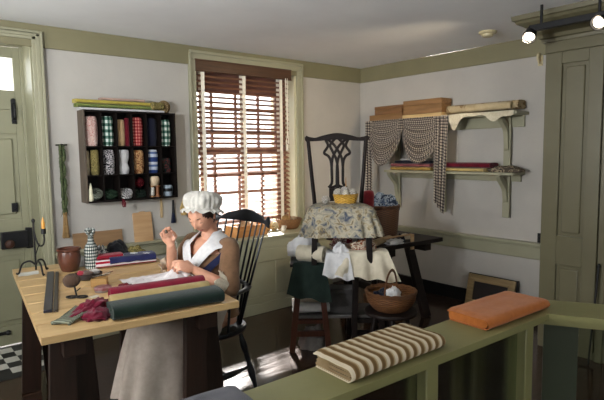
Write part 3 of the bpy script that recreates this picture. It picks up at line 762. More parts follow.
heap('black_cap', 1.21, 3.40, TZ, .085, .06, .105, fabric('black_cloth', (18, 18, 22), (12, 12, 15)), 'black crumpled cloth cap behind the folded flag', 'cap', f=4, amp=.3)
heap('cloth_bundle', 1.33, 3.40, TZ, .08, .05, .06, M_olivep, 'olive printed cloth heap behind the right end of flag')
# the folded flag
fl = thing('folded_flag', 'folded flag with red and white stripes and white stars on navy', 'flag', on(1.20, 3.235), R(-11))
M_fs = stripes('flag_stripes', 24, [(0, (150, 26, 44)), (.5, (214, 204, 206))], 'X')
bolt('striped_layers', .37, .15, .052, M_fs, (0, 0, 0), parent=fl, layers=4, wob=.05)
def flagtop(u, v):
    x = -.10 + .285 * u; y = -.083 + .165 * v
    e = min(v, 1 - v); drop = .030 * (1 - sstep(0, .16, e))
    return (x, y, .058 - drop + .004 * nz(x * 20, y * 20))
nb = MB().grid(flagtop, 24, 16, .006)
M_fnavy = fabric('flag_navy', (34, 36, 78), (26, 28, 62)); M_star = plain('star_white', (226, 226, 226))
def star(b, cx, cy, z, r_, rot):
    poly = []
    for k in range(10):
        a = rot + PI * k / 5; q = r_ if k % 2 == 0 else r_ * .42
        poly.append((cx + q * math.cos(a), cy + q * math.sin(a)))
    b.prism(poly, z, z + .004, 'xy', mi=1)
for sx, sy, rr in ((-.03, -.015, .3), (.06, .02, 1.0), (.135, -.03, .1)): star(nb, sx, sy, .0595, .026, rr)
nb.build('starry_field', [M_fnavy, M_star], fl, ang=50)
bolt('red_fold', .17, .10, .026, fabric('flag_red', (142, 24, 42)), (-.10, .005, .050), rz=R(4), parent=fl)
# yardsticks
M_yd = plain('dark_blue_stick', (36, 36, 52), (28, 28, 40), .3, 10); M_yd2 = plain('black_brown_stick', (38, 28, 26), (28, 20, 20), .35, 10)
def lying_bar(name, a, b_, w_, th, m, label, cat):
    a = Vector(a); b_ = Vector(b_); c = (a + b_) / 2; d = b_ - a
    bb = MB().box((0, 0, th / 2), (d.length, w_, th))
    return tag(bb.build(name, m, None, loc=on(c.x, c.y), rz=math.atan2(d.y, d.x), bevel=.002), label, cat)
lying_bar('yardstick', (.765, 3.27), (.552, 2.45), .036, .014, M_yd, 'wide dark blue yardstick lying along the table left side', 'yardstick')
lying_bar('yardstick', (.796, 3.25), (.581, 2.435), .018, .012, M_yd2, 'narrow brown black stick lying against the blue yardstick', 'yardstick')
# pincushion stand
t = thing('pincushion_stand', 'brown ball pincushion held on a small black iron stand', 'pincushion', on(.725, 2.62), R(-40))
b = MB()
for sx in (-.024, .026): b.tube([(sx + .026 * math.cos(q), .018 * math.sin(q), .005) for q in [2 * PI * i / 18 for i in range(18)]], .0042, 7, closed=True)
b.build('wire_base', M_iron, t)
MB().tube(spline([(0, 0, .006), (-.004, .0, .03), (-.012, .01, .05), (-.03, .03, .058)], 6), .0045, 8).tube(spline([(-.004, 0, .03), (.016, .0, .045), (.02, .0, .05)], 4), .003, 6).build('stem', M_iron, t)
b = MB().ell((-.038, .035, .078), (.04, .04, .034), nu=24, nv=14)
for k in range(8):
    a = PI * k / 8; b.tube([(-.038 + .0405 * math.cos(a) * math.cos(q), .035 + .0405 * math.sin(a) * math.cos(q), .078 + .0345 * math.sin(q)) for q in [2 * PI * i / 24 for i in range(24)]], .0012, 4, closed=True)
b.build('pincushion', fabric('brown_felt', (86, 66, 52), (66, 50, 40)), t)
# tin of scraps, box of sticks, small round tin
t = thing('scrap_tin', 'low dark oval tin filled with cloth scraps beyond the pincushion', 'tin', on(.90, 3.0), R(-25))
MB().lathe([(0, 0), (.062, 0), (.072, .006), (.076, .03), (.073, .031), (.069, .008), (0, .005)], n=28).build('tin_dish', plain('dark_tin', (62, 54, 54), rough=.35, metal=.5), t)
for k, (c_, lb) in enumerate((((150, 46, 58), 'red'), ((196, 188, 180), 'white'), ((92, 74, 66), 'brown'))):
    b = MB().ell((0, 0, 0), (.03, .022, .018), None, 16, 10, lambda d, p: p * (1 + .5 * nz(d.x * 3 + k * 9, d.y * 3, d.z * 3)))
    b.build('cloth_scrap', fabric('scrap_' + lb, c_), t, loc=((-.03, .03, .0)[k], (-.01, .012, -.024)[k], .030))
t = thing('needle_box', 'small pale wooden box holding pencils and needles', 'box', on(.893, 2.79), R(-28))
M_bx = wood('box_wood', (186, 148, 92), (160, 122, 70), .5, 0, 4, 10)
MB().b2((-.04, -.03, 0), (.04, .03, .005)).b2((-.04, -.03, .005), (.04, -.025, .042)).b2((-.04, .025, .005), (.04, .03, .042)).b2((-.04, -.025, .005), (-.035, .025, .042)).b2((.035, -.025, .005), (.04, .025, .042)).b2((-.035, -.025, .030), (.035, .025, .034)).build('box_body', M_bx, t, smooth=False)
for k in range(4):
    MB().tube([(-.045 + .012 * k, -.02 + .012 * k, .046), (.045 + .006 * k, .01 + .012 * k, .058 + .002 * k)], [.003, .0022], 7).build('pencil', [M_dkwood, plain('bone', (214, 206, 188)), M_iron, M_dred][k], t)
t = thing('pin_tin', 'small round tin with red lid beside the wooden box', 'tin', on(.865, 2.655))
MB().lathe([(0, 0), (.040, 0), (.042, .004), (.042, .014), (0, .015)], n=28).build('tin_base', plain('silver_tin', (150, 140, 138), rough=.3, metal=.6), t)
MB().lathe([(.043, .012), (.044, .022), (.036, .027), (0, .028)], n=28).build('lid', plain('red_enamel', (112, 26, 38), (150, 120, 116), .3, 40), t)
heap('thread_bundle', .965, 2.62, TZ, .045, .018, .022, M_dred, 'dark red thread bundle right of the small round tin', 'thread', rz=R(-10))
tag(MB().grid(lambda u, v: (-.022 + .044 * u, -.016 + .032 * v, .0015 + .0016 * nz(u * 3, v * 3)), 6, 5, .0006).build('paper_scrap', plain('paper2', (224, 218, 204)), None, loc=on(.795, 2.575), rz=R(20)), 'small white paper scrap beside the iron stand', 'paper')
# red cloth and the hank of grey green yarn
heap('red_cloth', .715, 2.335, TZ, .115, .055, .038, fabric('crimson_cloth', (112, 18, 44), (84, 12, 32)), 'crumpled dark red cloth lying on the near left of table', rz=R(30), f=9, amp=.45)
heap('red_cloth', .70, 2.245, TZ, .062, .07, .030, fabric('crimson_cloth2', (106, 16, 42), (80, 12, 30)), 'small dark red cloth flap in front of crumpled red cloth', rz=R(-20), f=8, amp=.4)
b = MB()
for k in range(20):
    a = k / 19; o = Vector((.535 + .05 * a, 2.26 - .045 * a + .012 * nz(k), 0)); e = Vector((.655 + .025 * a, 2.39 - .11 * a, .0))
    mid = (o + e) / 2 + Vector((.012 * nz(k * 1.7), .012 * nz(k * 2.3), .014 + .012 * abs(nz(k * .9))))
    b.tube(spline([o + Vector((0, 0, .006)), (o * .7 + e * .3) + Vector((0, 0, .012 + .006 * nz(k * 3))), mid, e + Vector((0, 0, .022))], 5), .0048, 6)
for k in (0, 1):
    o = Vector((.535 - .012, 2.26 + .004, .006)) if k == 0 else Vector((.585 - .012, 2.215 - .008, .006))
    b.tube([o, o + Vector((.012, .006, 0)), o + Vector((.03, .02, .004))], [.008, .006, .005], 7)
b.tube(spline([(.530, 2.255, .009), (.558, 2.232, .011), (.588, 2.212, .009)], 6), .009, 8)
lo = min(p[2] for p in b.v); b.v = [(p[0] - .6, p[1] - 2.3, p[2] - lo) for p in b.v]
tag(b.build('yarn_hank', yarn_mat('sage_yarn', (136, 140, 122), (84, 88, 76)), None, loc=on(.6, 2.3), ang=80), 'grey green yarn hank spilling from the red cloth to table corner', 'yarn')
# the three bolts of cloth at the near edge
bolt('cloth_bolt', .50, .155, .064, fabric('bottle_green_cloth', (22, 39, 32), (16, 30, 25)), on(.985, 2.152), R(-8), 'thick dark green bolt of cloth along the near table edge', wob=.05, p=2.8, layers=5)
def tube_roll(name, L, rad, m, loc, rz, label, turns=3):
    b = MB(); rings = []
    prof = [(.15, .006), (.3, 0), (.45, .006), (.6, 0), (.8, .005), (.96, 0), (1.0, .004)]
    seq = [(-L / 2 + d, s) for s, d in prof] + [(-L / 2 + L * j / 8, 1) for j in range(1, 8)] + [(L / 2 - d, s) for s, d in reversed(prof)]
    for x, s in seq: rings.append([(x, rad * s * math.cos(2 * PI * i / 20) * (1 + .04 * nz(x * 6, i * .5)), rad + rad * s * math.sin(2 * PI * i / 20) * .94) for i in range(20)])
    b.loft(rings, uvs=(rad * 6.28, L)); lo = min(q[2] for q in b.v); b.v = [(q[0], q[1], q[2] - lo) for q in b.v]
    return tag(b.build(name, m, None, loc=loc, rz=rz, ang=50), label, 'cloth')
tube_roll('cloth_roll', .47, .037, fabric('sand_cloth', (166, 146, 98), (148, 128, 84)), on(1.01, 2.268, TZ), R(-8), 'sand coloured roll of cloth behind the dark green bolt')
tube_roll('cloth_roll', .46, .043, fabric('ruby_cloth', (122, 20, 42), (96, 14, 32)), on(1.035, 2.354), R(-8.5), 'dark red roll of cloth behind the sand coloured roll')
# ------------------------------------------------------------------ windsor chair
M_wind = plain('windsor_paint', (20, 23, 30), (14, 17, 23), .36, 8, spec=.4)
WCX, WCY, WRZ = 1.485, 2.70, PI + R(8)
wc = thing('windsor_chair', 'dark painted windsor armchair with spindle back by the sewing table', 'chair', (WCX, WCY, 0), WRZ)
b = MB(); SZ = .425
def seat_ring(s, z):
    o = []
    for i in range(40):
        th = 2 * PI * i / 40; c, q = math.cos(th), math.sin(th)
        rx = .205 if c > 0 else .215; ry = .245
        o.append((rx * math.copysign(abs(c) ** .85, c) * s, ry * math.copysign(abs(q) ** .85, q) * s, z))
    return o
b.loft([seat_ring(.80, SZ - .045), seat_ring(.97, SZ - .028), seat_ring(1.0, SZ - .010), seat_ring(.975, SZ), seat_ring(.80, SZ - .006), seat_ring(.4, SZ - .014), seat_ring(.05, SZ - .015)])
b.build('seat', M_wind, wc, ang=60)
def turned(b, a, c, rs):
    a = Vector(a); c = Vector(c); n = len(rs); b.tube([a + (c - a) * (i / (n - 1)) for i in range(n)], rs, 12)
LEGR = [.012, .013, .014, .019, .021, .019, .012, .017, .012, .017, .021, .022, .019, .015, .013, .012]
feet = {}
for sx in (1, -1):
    for sy in (1, -1):
        a = (sx * .125, sy * .15, SZ - .03); c = (sx * .20, sy * .215, .003); feet[(sx, sy)] = (Vector(a), Vector(c))
        q = MB(); turned(q, a, c, LEGR); q.build('leg', M_wind, wc, ang=70)
for sy in (1, -1):
    p = feet[(1, sy)][0].lerp(feet[(1, sy)][1], .62); r2 = feet[(-1, sy)][0].lerp(feet[(-1, sy)][1], .62)
    q = MB(); turned(q, p, r2, [.009, .010, .013, .018, .020, .018, .013, .010, .009]); q.build('stretcher', M_wind, wc, ang=70)
m1 = (feet[(1, 1)][0].lerp(feet[(1, 1)][1], .62) + feet[(-1, 1)][0].lerp(feet[(-1, 1)][1], .62)) / 2; m2 = Vector((m1.x, -m1.y, m1.z))
q = MB(); turned(q, m1, m2, [.009, .010, .013, .018, .020, .018, .013, .010, .009]); q.build('stretcher', M_wind, wc, ang=70)
AZ = .655
arc = spline([(.19, .275, AZ), (.10, .272, AZ), (-.04, .262, AZ), (-.15, .215, AZ), (-.215, .10, AZ), (-.23, 0, AZ), (-.215, -.10, AZ), (-.15, -.215, AZ), (-.04, -.262, AZ), (.10, -.272, AZ), (.19, -.275, AZ)], 5)
nA = len(arc)
MB().tube(arc, [.030 if (i < 5 or i > nA - 6) else .022 for i in range(nA)], 10, flat=.42, up=(0, 0, 1)).build('arm_rail', M_wind, wc)
for sy in (1, -1):
    q = MB(); turned(q, (.12, sy * .205, SZ - .01), (.155, sy * .268, AZ), [.009, .011, .016, .018, .012, .015, .012, .009]); q.build('arm_post', M_wind, wc, ang=70)
    q = MB(); turned(q, (.02, sy * .225, SZ - .01), (.03, sy * .266, AZ), [.006, .008, .007, .006]); q.build('spindle', M_wind, wc, ang=70)
def crest_pt(s):   # s -1..1 along the crest
    return Vector((-.345 + .075 * s * s, .285 * s, 0))
def crest_top(s):
    a = abs(s); return 1.062 + .032 * math.exp(-(a / .42) ** 2) - .022 * math.exp(-((a - .74) / .12) ** 2) + .014 * sstep(.82, 1, a)
def crest_bot(s):
    a = abs(s); return 1.022 - .006 * math.exp(-(a / .5) ** 2) - .020 * sstep(.72, .95, a)
b = MB(); rings = []
for i in range(33):
    s = -1 + 2 * i / 32; p = crest_pt(s); t_, o_ = crest_top(s), crest_bot(s)
    if abs(s) > .93: 
        k = (abs(s) - .93) / .07; md = (t_ + o_) / 2; h2 = (t_ - o_) / 2 * math.sqrt(max(.02, 1 - k * k)); t_, o_ = md + h2, md - h2
    th = .011
    rings.append([p + Vector((th * .7, 0, o_)), p + Vector((th, 0, lerp(o_, t_, .3))), p + Vector((th, 0, lerp(o_, t_, .7))), p + Vector((th * .6, 0, t_)), p + Vector((-th * .6, 0, t_)), p + Vector((-th, 0, lerp(o_, t_, .7))), p + Vector((-th, 0, lerp(o_, t_, .3))), p + Vector((-th * .7, 0, o_))])
b.loft(rings)
b.build('crest_rail', M_wind, wc, ang=60)
for k in range(9):
    s = -.80 + 1.6 * k / 8
    # bottom on the seat back edge, through the rail, up to the crest
    th = PI + s * 1.0
    a = Vector((.19 * math.cos(th), .20 * math.sin(-th) * 1.0, SZ - .012)); a.y = .215 * math.sin(s * 1.0)
    mid = Vector((-.232 + .09 * s * s, .25 * s, AZ)); c = crest_pt(s); c.z = crest_bot(s) + .01
    q = MB(); q.tube([a, (a + mid) / 2, mid, (mid + c) / 2, c], [.0065, .0085, .0075, .0065, .005], 8); q.build('spindle', M_wind, wc)
# ------------------------------------------------------------------ the seamstress
PB = Vector((1.525, 2.69, 0)); Fv = Vector((-.985, -.17, 0)).normalized(); Lv = Vector((Fv.y * -1, Fv.x, 0))   # left of facing
# facing -X: left is -Y
if Lv.y > 0: Lv = -Lv
wo_ = thing('person', 'seated woman in white mob cap and brown gown sewing with raised hand', 'person', (PB.x, PB.y, SZ - .008))
def W3(f, l, z): return Vector((PB.x, PB.y, 0)) + Fv * f + Lv * l + Vector((0, 0, z))
def loc_(p): return Vector(p) - Vector((PB.x, PB.y, SZ - .008))
def wb(b, name, m, **k):
    b.v = [tuple(loc_(p)) for p in b.v]; return b.build(name, m, wo_, **k)
# head frame
HC = Vector((1.452, 2.655, 1.108))
yaw = R(20); hf0 = (Fv * math.cos(yaw) + Lv * math.sin(yaw)).normalized(); pit = R(26)
hf = (hf0 * math.cos(pit) - Vector((0, 0, 1)) * math.sin(pit)).normalized(); hl = Vector((0, 0, 1)).cross(hf0).normalized(); hu = hf.cross(hl).normalized()
HM = Matrix((hf, hl, hu)).transposed()
def head_fn(d, p):
    x, y, z = p
    t = max(0, -d.z)                                  # narrowing to the chin
    y *= 1 - .34 * t ** 1.3; 
    if d.x > 0: x *= (1 - .10 * t ** 2) * (1 - .07 * sstep(.25, .8, d.z))
    else: x *= 1 - .45 * t ** 1.2                     # nape
    if d.x > 0:
        front = d.x
        g = lambda cy, cz, sy, sz: math.exp(-((d.y - cy) / sy) ** 2 - ((d.z - cz) / sz) ** 2)
        x += front * (.016 * g(0, -.22, .13, .16) + .014 * g(0, -.34, .12, .09) + .005 * g(0, .12, .5, .09)      # nose, brow
                      - .010 * (g(.34, -.03, .17, .10) + g(-.34, -.03, .17, .10))                                     # eye sockets
                      + .006 * (g(.45, -.30, .2, .2) + g(-.45, -.30, .2, .2))                                     # cheeks
                      + .007 * g(0, -.60, .22, .05) + .006 * g(0, -.70, .2, .05) - .004 * g(0, -.65, .26, .03) + .010 * g(0, -.9, .3, .12))  # lips, chin
    return Vector((x, y, z))
bb = MB()
bb.ell(HC, (.096, .074, .116), HM, 56, 44, head_fn)
def HP(x, y, z): return HC + HM @ Vector((x, y, z))
for s in (1, -1):
    bb.ell(HP(-.004, s * .073, -.012), (.016, .008, .028), HM @ Euler((0, R(-12), R(s * 20))).to_matrix(), 14, 10)
    bb.ell(HP(.082, s * .016, -.040), (.009, .008, .007), HM, 10, 8)      # nostrils
bb.ell(HP(.099, 0, -.036), (.013, .011, .011), HM, 12, 8)                 # nose tip
NB = W3(.005, 0, .955)
bb.tube([HP(-.028, 0, -.06), (HP(-.03, 0, -.10) + NB) / 2, NB, W3(-.01, 0, .90)], [.050, .048, .054, .085], 16)
# trunk, hidden by the gown
def ringW(f, z, rf, rl, n=28, tilt=0.0, l0=0.0):
    return [W3(f + rf * math.cos(2 * PI * i / n) * 1.0, l0 + rl * math.sin(2 * PI * i / n), z + tilt * math.cos(2 * PI * i / n)) for i in range(n)]
trunk = [(-.01, .445, .11, .165), (-.01, .55, .105, .150), (.0, .66, .095, .128), (.012, .76, .105, .145), (.012, .84, .11, .158), (.0, .90, .095, .155), (-.005, .935, .075, .125), (-.002, .955, .05, .07)]
bb.loft([ringW(*q) for q in trunk])
LSh, RSh = W3(.0, .165, .905), W3(.005, -.165, .91)
LEl, LWr = W3(.075, .245, .690), Vector((1.325, 2.535, .812))
REl, RWr = W3(.115, -.225, .715), Vector((1.305, 2.775, .925))
def limb(b, pts, rs, n=14, k=6):
    P = spline(pts, k); m = len(P); rr = []
    for i in range(m):
        q = i / (m - 1) * (len(rs) - 1); j = min(int(q), len(rs) - 2); rr.append(lerp(rs[j], rs[j + 1], q - j))
    b.tube(P, rr, n)
limb(bb, [W3(.0, .10, .90), LSh, LSh.lerp(LEl, .5), LEl], [.05, .052, .044, .037])
limb(bb, [LEl, LEl.lerp(LWr, .35), LWr], [.037, .038, .0225])
limb(bb, [W3(.005, -.10, .90), RSh, RSh.lerp(REl, .5), REl], [.05, .052, .044, .037])
limb(bb, [REl, REl.lerp(RWr, .35), RWr], [.037, .038, .0225])
KN = {}
for s in (1, -1):
    hip = W3(.02, s * .085, .50); kn = W3(.43, s * .095, .505); an = W3(.50, s * .085, .085)
    limb(bb, [hip, hip.lerp(kn, .5), kn, kn.lerp(an, .15)], [.085, .078, .056, .052]); limb(bb, [kn, kn.lerp(an, .35), an, W3(.52, s * .085, .05)], [.054, .052, .034, .036])
    limb(bb, [W3(.495, s * .085, .05), W3(.56, s * .088, .045), W3(.66, s * .095, .030)], [.036, .036, .024])
def hand(b, wr, d, palm_n, curls, spread=.0, thumb=(0.5, .7), thumb_side=1, sc_=1.0):
    """wr wrist, d finger direction, palm_n the way the palm faces; curls per finger (index..little)"""
    d = Vector(d).normalized(); n = Vector(palm_n); n = (n - d * n.dot(d)).normalized(); s = d.cross(n) * thumb_side   # s points to the thumb side
    c = wr + d * .045 * sc_
    M3 = Matrix((d, s, n)).transposed()
    b.ell(c + d * .004, (.052 * sc_, .038 * sc_, .0155 * sc_), M3, 18, 12)
    b.tube([wr - d * .012, wr + d * .02, c], [.023 * sc_, .025 * sc_, .024 * sc_], 12, flat=.75, up=n)
    tips = []
    for k in range(4):
        o = (.026 - .0175 * k) * sc_; L = (.070, .078, .072, .056)[k] * sc_
        p = c + d * (.036 - .004 * abs(k - 1.3)) * sc_ + s * o; base = c + s * o * .7 + d * .008
        cu = curls[k]; a = 0.0; dirv = (d + s * spread * (1.5 - k)).normalized(); pts = [base, p]
        for seg, fr in enumerate((.45, .32, .25)):
            a += R(cu[seg]); v = dirv * math.cos(a) + n * math.sin(a); p = p + v * L * fr; pts.append(p)
        b.tube(pts, [.0095 * sc_, .0092 * sc_, .0085 * sc_, .0078 * sc_, .0062 * sc_], 10); b.ell(p, (.0062 * sc_,) * 3, None, 8, 6); tips.append(p)
    tb0 = wr + d * .018 * sc_ + s * .018 * sc_
    v1 = (s * .8 + d * .65 + n * .35).normalized(); v2 = (d * .8 + s * (.35 - thumb[0] * .6) + n * thumb[1]).normalized()
    p1 = tb0 + v1 * .036 * sc_; p2 = p1 + v2 * .032 * sc_; p3 = p2 + (v2 + d * .1 - s * thumb[0] * .3).normalized() * .024 * sc_
    b.tube([tb0, p1, p2, p3], [.014 * sc_, .0115 * sc_, .010 * sc_, .0075 * sc_], 10); b.ell(p3, (.0075 * sc_,) * 3, None, 8, 6)
    return tips, p3
# right hand raised, pinching the needle; left hand holding the cloth
rd = Vector((-.28, .10, .95)); rt, rth = hand(bb, RWr, rd, Vector((-.45, -.80, .0)), [(38, 44, 30), (46, 48, 30), (58, 56, 36), (66, 60, 40)], .05, (.7, .75), 1)
ld = Vector((-.86, .18, .42)); lt, lth = hand(bb, LWr, ld, Vector((-.1, .75, -.65)), [(30, 40, 30), (40, 46, 30), (50, 50, 34), (56, 54, 36)], .05, (.6, .6), -1)
M_skin = plain('skin', (206, 154, 126), (192, 138, 112), .5, 22, .03, bscale=160)
M_skin.node_tree.nodes['Principled BSDF'].inputs['Subsurface Weight'].default_value = .08
M_skin.node_tree.nodes['Principled BSDF'].inputs['Subsurface Radius'].default_value = (.012, .005, .003)
raw = wb(bb, 'body_raw', M_skin)
rm = raw.modifiers.new('remesh', 'REMESH'); rm.mode = 'VOXEL'; rm.voxel_size = .0038; rm.use_smooth_shade = True
sm_ = raw.modifiers.new('smooth', 'SMOOTH'); sm_.factor = .5; sm_.iterations = 3
bpy.context.view_layer.update()
dg = bpy.context.evaluated_depsgraph_get()
me = bpy.data.meshes.new_from_object(raw.evaluated_get(dg)); me.name = 'body'
body = bpy.data.objects.new('body', me); col.objects.link(body); body.parent = wo_
bpy.data.objects.remove(raw)
me.materials.clear(); M_lip = plain('lips', (170, 92, 84), rough=.4)
me.materials.append(M_skin); me.materials.append(M_lip)
HMt = HM.transposed()
for p in me.polygons:
    p.use_smooth = True
    q = HMt @ (Vector(p.center) + Vector((PB.x, PB.y, SZ - .008)) - HC)
    if q.x > .06 and abs(q.y) < .024 - .25 * abs(q.z + .0745) and abs(q.z + .0745) < .0085: p.material_index = 1
# closed, lowered eyes: lids, lash lines, brows
M_lash = plain('lash', (46, 30, 24)); M_hair = plain('dark_hair', (52, 34, 24), (36, 24, 18), .5, 60, .3)
for s in (1, -1):
    eb = MB().ell(HP(.0745, s * .029, -.004), (.0125, .0145, .0105), HM, 16, 12); wb(eb, 'eyelid', M_skin)
    eb = MB().tube([HP(.0775 - .0016 * (k - 3) ** 2 / 3, s * (.029 + (k - 3) * .0046), -.0125 - .0004 * (3 - abs(k - 3))) + hf * .007 for k in range(7)], [.0008, .0015, .0018, .002, .0018, .0015, .0008], 6); wb(eb, 'eyelash', M_lash)
    eb = MB().tube([HP(.0935 - .0018 * (k - 2) ** 2, s * (.028 + (k - 3) * .0055), .0165 - .0008 * (k - 3) ** 2 * .6) for k in range(7)], [.0012, .0022, .0026, .0027, .0024, .002, .001], 6, flat=.7); wb(eb, 'eyebrow', M_hair)
# hair: a close shell, swept under the cap, showing at the temple and nape
def hair_fn(d, p):
    q = head_fn(d, p) * 1.065
    lim = .40 - .62 * max(0, -d.x - .1)
    return q + Vector((0, 0, .004 * nz(d.y * 14, d.z * 14, d.x * 14)))
hb = MB(); nu, nv = 48, 30
V = []; keep = {}
for j in range(nv + 1):
    ph = PI * j / nv - PI / 2
    for i in range(nu):
        th = 2 * PI * i / nu - PI
        d = Vector((math.cos(ph) * math.cos(th), math.cos(ph) * math.sin(th), math.sin(ph)))
        edge = .42 if abs(th) < .55 else lerp(.42, -.08, min(1, (abs(th) - .55) / .55))     # hairline falls to the ear, then the nape
        if abs(th) > 1.25: edge = lerp(-.08, -.62, min(1, (abs(th) - 1.25) / .6))
        inside = d.z > edge and (abs(th) > .8 or d.z < .5)
        base = head_fn(d, Vector((d.x * .096, d.y * .074, d.z * .116)))
        V.append(HC + HM @ (base * ((1.075 if d.z < .40 else 1.0) if inside else .93) + Vector((0, .0015 * nz(th * 30, ph * 4), 0))))
F = []
for j in range(nv):
    for i in range(nu):
        k = (i + 1) % nu; F.append((j * nu + i, j * nu + k, (j + 1) * nu + k, (j + 1) * nu + i))
hb.add(V, F); wb(hb, 'hair', M_hair, ang=70)
# mob cap: puffed crown, drawn band, ruffle
M_cap = fabric('white_linen', (196, 192, 182), (176, 172, 164), 30)
cu = (hu * .84 - hf * .54).normalized(); cl = hl; cf = cl.cross(cu).normalized()
if cf.dot(hf) < 0: cf = -cf
CM = Matrix((cf, cl, cu)).transposed(); CC = HC + hu * .011 - hf * .010
def CP(x, y, z): return CC + CM @ Vector((x, y, z))
def cap_fn(u, v):
    th = 2 * PI * u; pl = math.sin(th * 22 + 1.5 * nz(u * 9)) * .0035 * (1 - v) + .016 * nz(math.cos(th) * 2.6, math.sin(th) * 2.6, v * 2.5) * math.sin(PI * v)
    if v < .12: r_ = .100 + .0 * v; z = .004 + .012 * v / .12
    else:
        q = (v - .12) / .88; a = q * PI / 2; r_ = (.099 + .024 * math.sin(min(1, q * 1.8) * PI * .5) ) * math.cos(a * .98) ** .55 ; z = .016 + .096 * math.sin(a) ** 1.05
    r_ += pl * (1 if v < .98 else 0)
    return CP(r_ * math.cos(th) * 1.09, r_ * math.sin(th) * .93, z)
cb = MB().grid(cap_fn, 132, 22, .003, closed_u=True)
cap = wb(cb, 'mob_cap', M_cap, ang=80)
def ruf_fn(u, v):
    th = 2 * PI * u; w_ = math.sin(th * 17 + 4 * nz(u * 9)) * .007 * v
    r_ = .099 + .032 * v; z = .012 - .012 * v - .010 * v * v + w_
    return CP(r_ * math.cos(th) * 1.06, r_ * math.sin(th) * .93, z)
rb = MB().grid(ruf_fn, 168, 6, .002, closed_u=True); rb.v = [tuple(loc_(p)) for p in rb.v]
rb.build('cap_ruffle', M_cap, cap, ang=80)
# gown bodice and sleeves
M_gown = fabric('brown_gown', (122, 92, 68), (104, 78, 56), 20)
bod = [(-.01, .49, .125, .180), (-.01, .56, .118, .165), (.0, .66, .106, .140), (.012, .76, .118, .158), (.012, .84, .123, .172), (.0, .895, .108, .174), (-.004, .925, .094, .156), (-.004, .945, .078, .125)]
wb(MB().loft([ringW(*q) for q in bod[:5]] + [[p - Vector((0, 0, .030)) * max(0, math.cos(2 * PI * i / 28)) for i, p in enumerate(ringW(*bod[5]))]], cap=False), 'bodice', M_gown, ang=80)
def sleeve(sh, el, side):
    b = MB(); P = spline([W3(.002, side * .12, .895), sh, sh.lerp(el, .5) + Fv * .004, el.lerp(sh, .02), el + (( LWr if side > 0 else RWr) - el) * .12], 6); m = len(P)
    rs = [lerp(.056, .048, i / (m - 1)) + .006 * math.sin(PI * i / (m - 1)) + .0025 * nz(i * .9, side * 7) for i in range(m)]
    b.tube(P, rs, 22); wb(b, 'sleeve', M_gown, ang=80)
sleeve(LSh, LEl, 1); sleeve(RSh, REl, -1)
def cuff(el, wr, side):
    d = (wr - el).normalized(); a0 = d.orthogonal().normalized(); b0 = d.cross(a0)
    def fn(u, v):
        th = 2 * PI * u; r_ = .047 + .030 * v + .008 * v * math.sin(th * 11)
        return el + d * (.018 + .085 * v + .01 * v * math.sin(th * 7 + 1)) + (a0 * math.cos(th) + b0 * math.sin(th)) * r_ - Vector((0, 0, .012 * v))
    wb(MB().grid(fn, 88, 8, .002, closed_u=True), 'lace_cuff', fabric('cream_lace', (214, 204, 184), (190, 178, 156), 90), ang=80)
cuff(LEl, LWr, 1); cuff(REl, RWr, -1)
# kerchief round the neck, crossing on the breast; navy apron bib beside it
M_ker = fabric('white_kerchief', (216, 214, 212), (198, 196, 196), 30)
def torso_pt(ang, z, off):
    for k in range(len(bod) - 1):
        if bod[k][1] <= z <= bod[k + 1][1]:
            t = (z - bod[k][1]) / (bod[k + 1][1] - bod[k][1]); q = [lerp(bod[k][i], bod[k + 1][i], t) for i in (0, 2, 3)]; break
    else: q = [bod[-1][0], bod[-1][2], bod[-1][3]]
    return W3(q[0] + (q[1] + off) * math.cos(ang), (q[2] + off) * math.sin(ang), z)
def ker(side):
    def fn(u, v):      # a folded band from the nape, over the shoulder, to a V on the breast
        ang = lerp(PI, 1.15, u / .45) if u < .45 else lerp(1.15, .06, ((u - .45) / .55) ** .85)
        zc = lerp(.962, .952, u / .45) if u < .45 else lerp(.952, .800, ((u - .45) / .55) ** 1.25)
        w_ = lerp(.080, .044, sstep(.35, .85, u)); z = zc + (.5 - v) * w_
        a2 = (ang + (v - .5) * .36 * sstep(.4, .8, u)) * side
        ztop = .925
        if z <= ztop: o = torso_pt(a2, z, .014); r2 = (o - W3(0, 0, z)).length
        else:
            o = torso_pt(a2, ztop, .014); r2 = lerp((o - W3(0, 0, ztop)).length, .062, min(1, (z - ztop) / .058) ** .7)
        return W3(r2 * math.cos(a2), r2 * math.sin(a2), z + .003 * math.sin(v * 14 + u * 5)) + (Fv * math.cos(a2) + Lv * math.sin(a2)) * (.008 * abs(math.sin(v * 10 + u * 3)))
    return fn
kb = MB(); kb.grid(ker(1), 40, 8, .005); kb.grid(ker(-1), 40, 8, .005)
wb(kb, 'kerchief', M_ker, ang=80)
M_bib = fabric('navy_apron_cloth', (30, 36, 66), (22, 27, 52))
def bib(u, v):
    z = lerp(.925, .52, v); c0 = lerp(1.28, .42, sstep(0, .5, v)); ang = c0 + (u - .5) * lerp(.34, .50, sstep(.2, .7, v))
    return torso_pt(ang, z, .018)
wb(MB().grid(bib, 10, 40, .006), 'apron_strap', M_bib, ang=80)
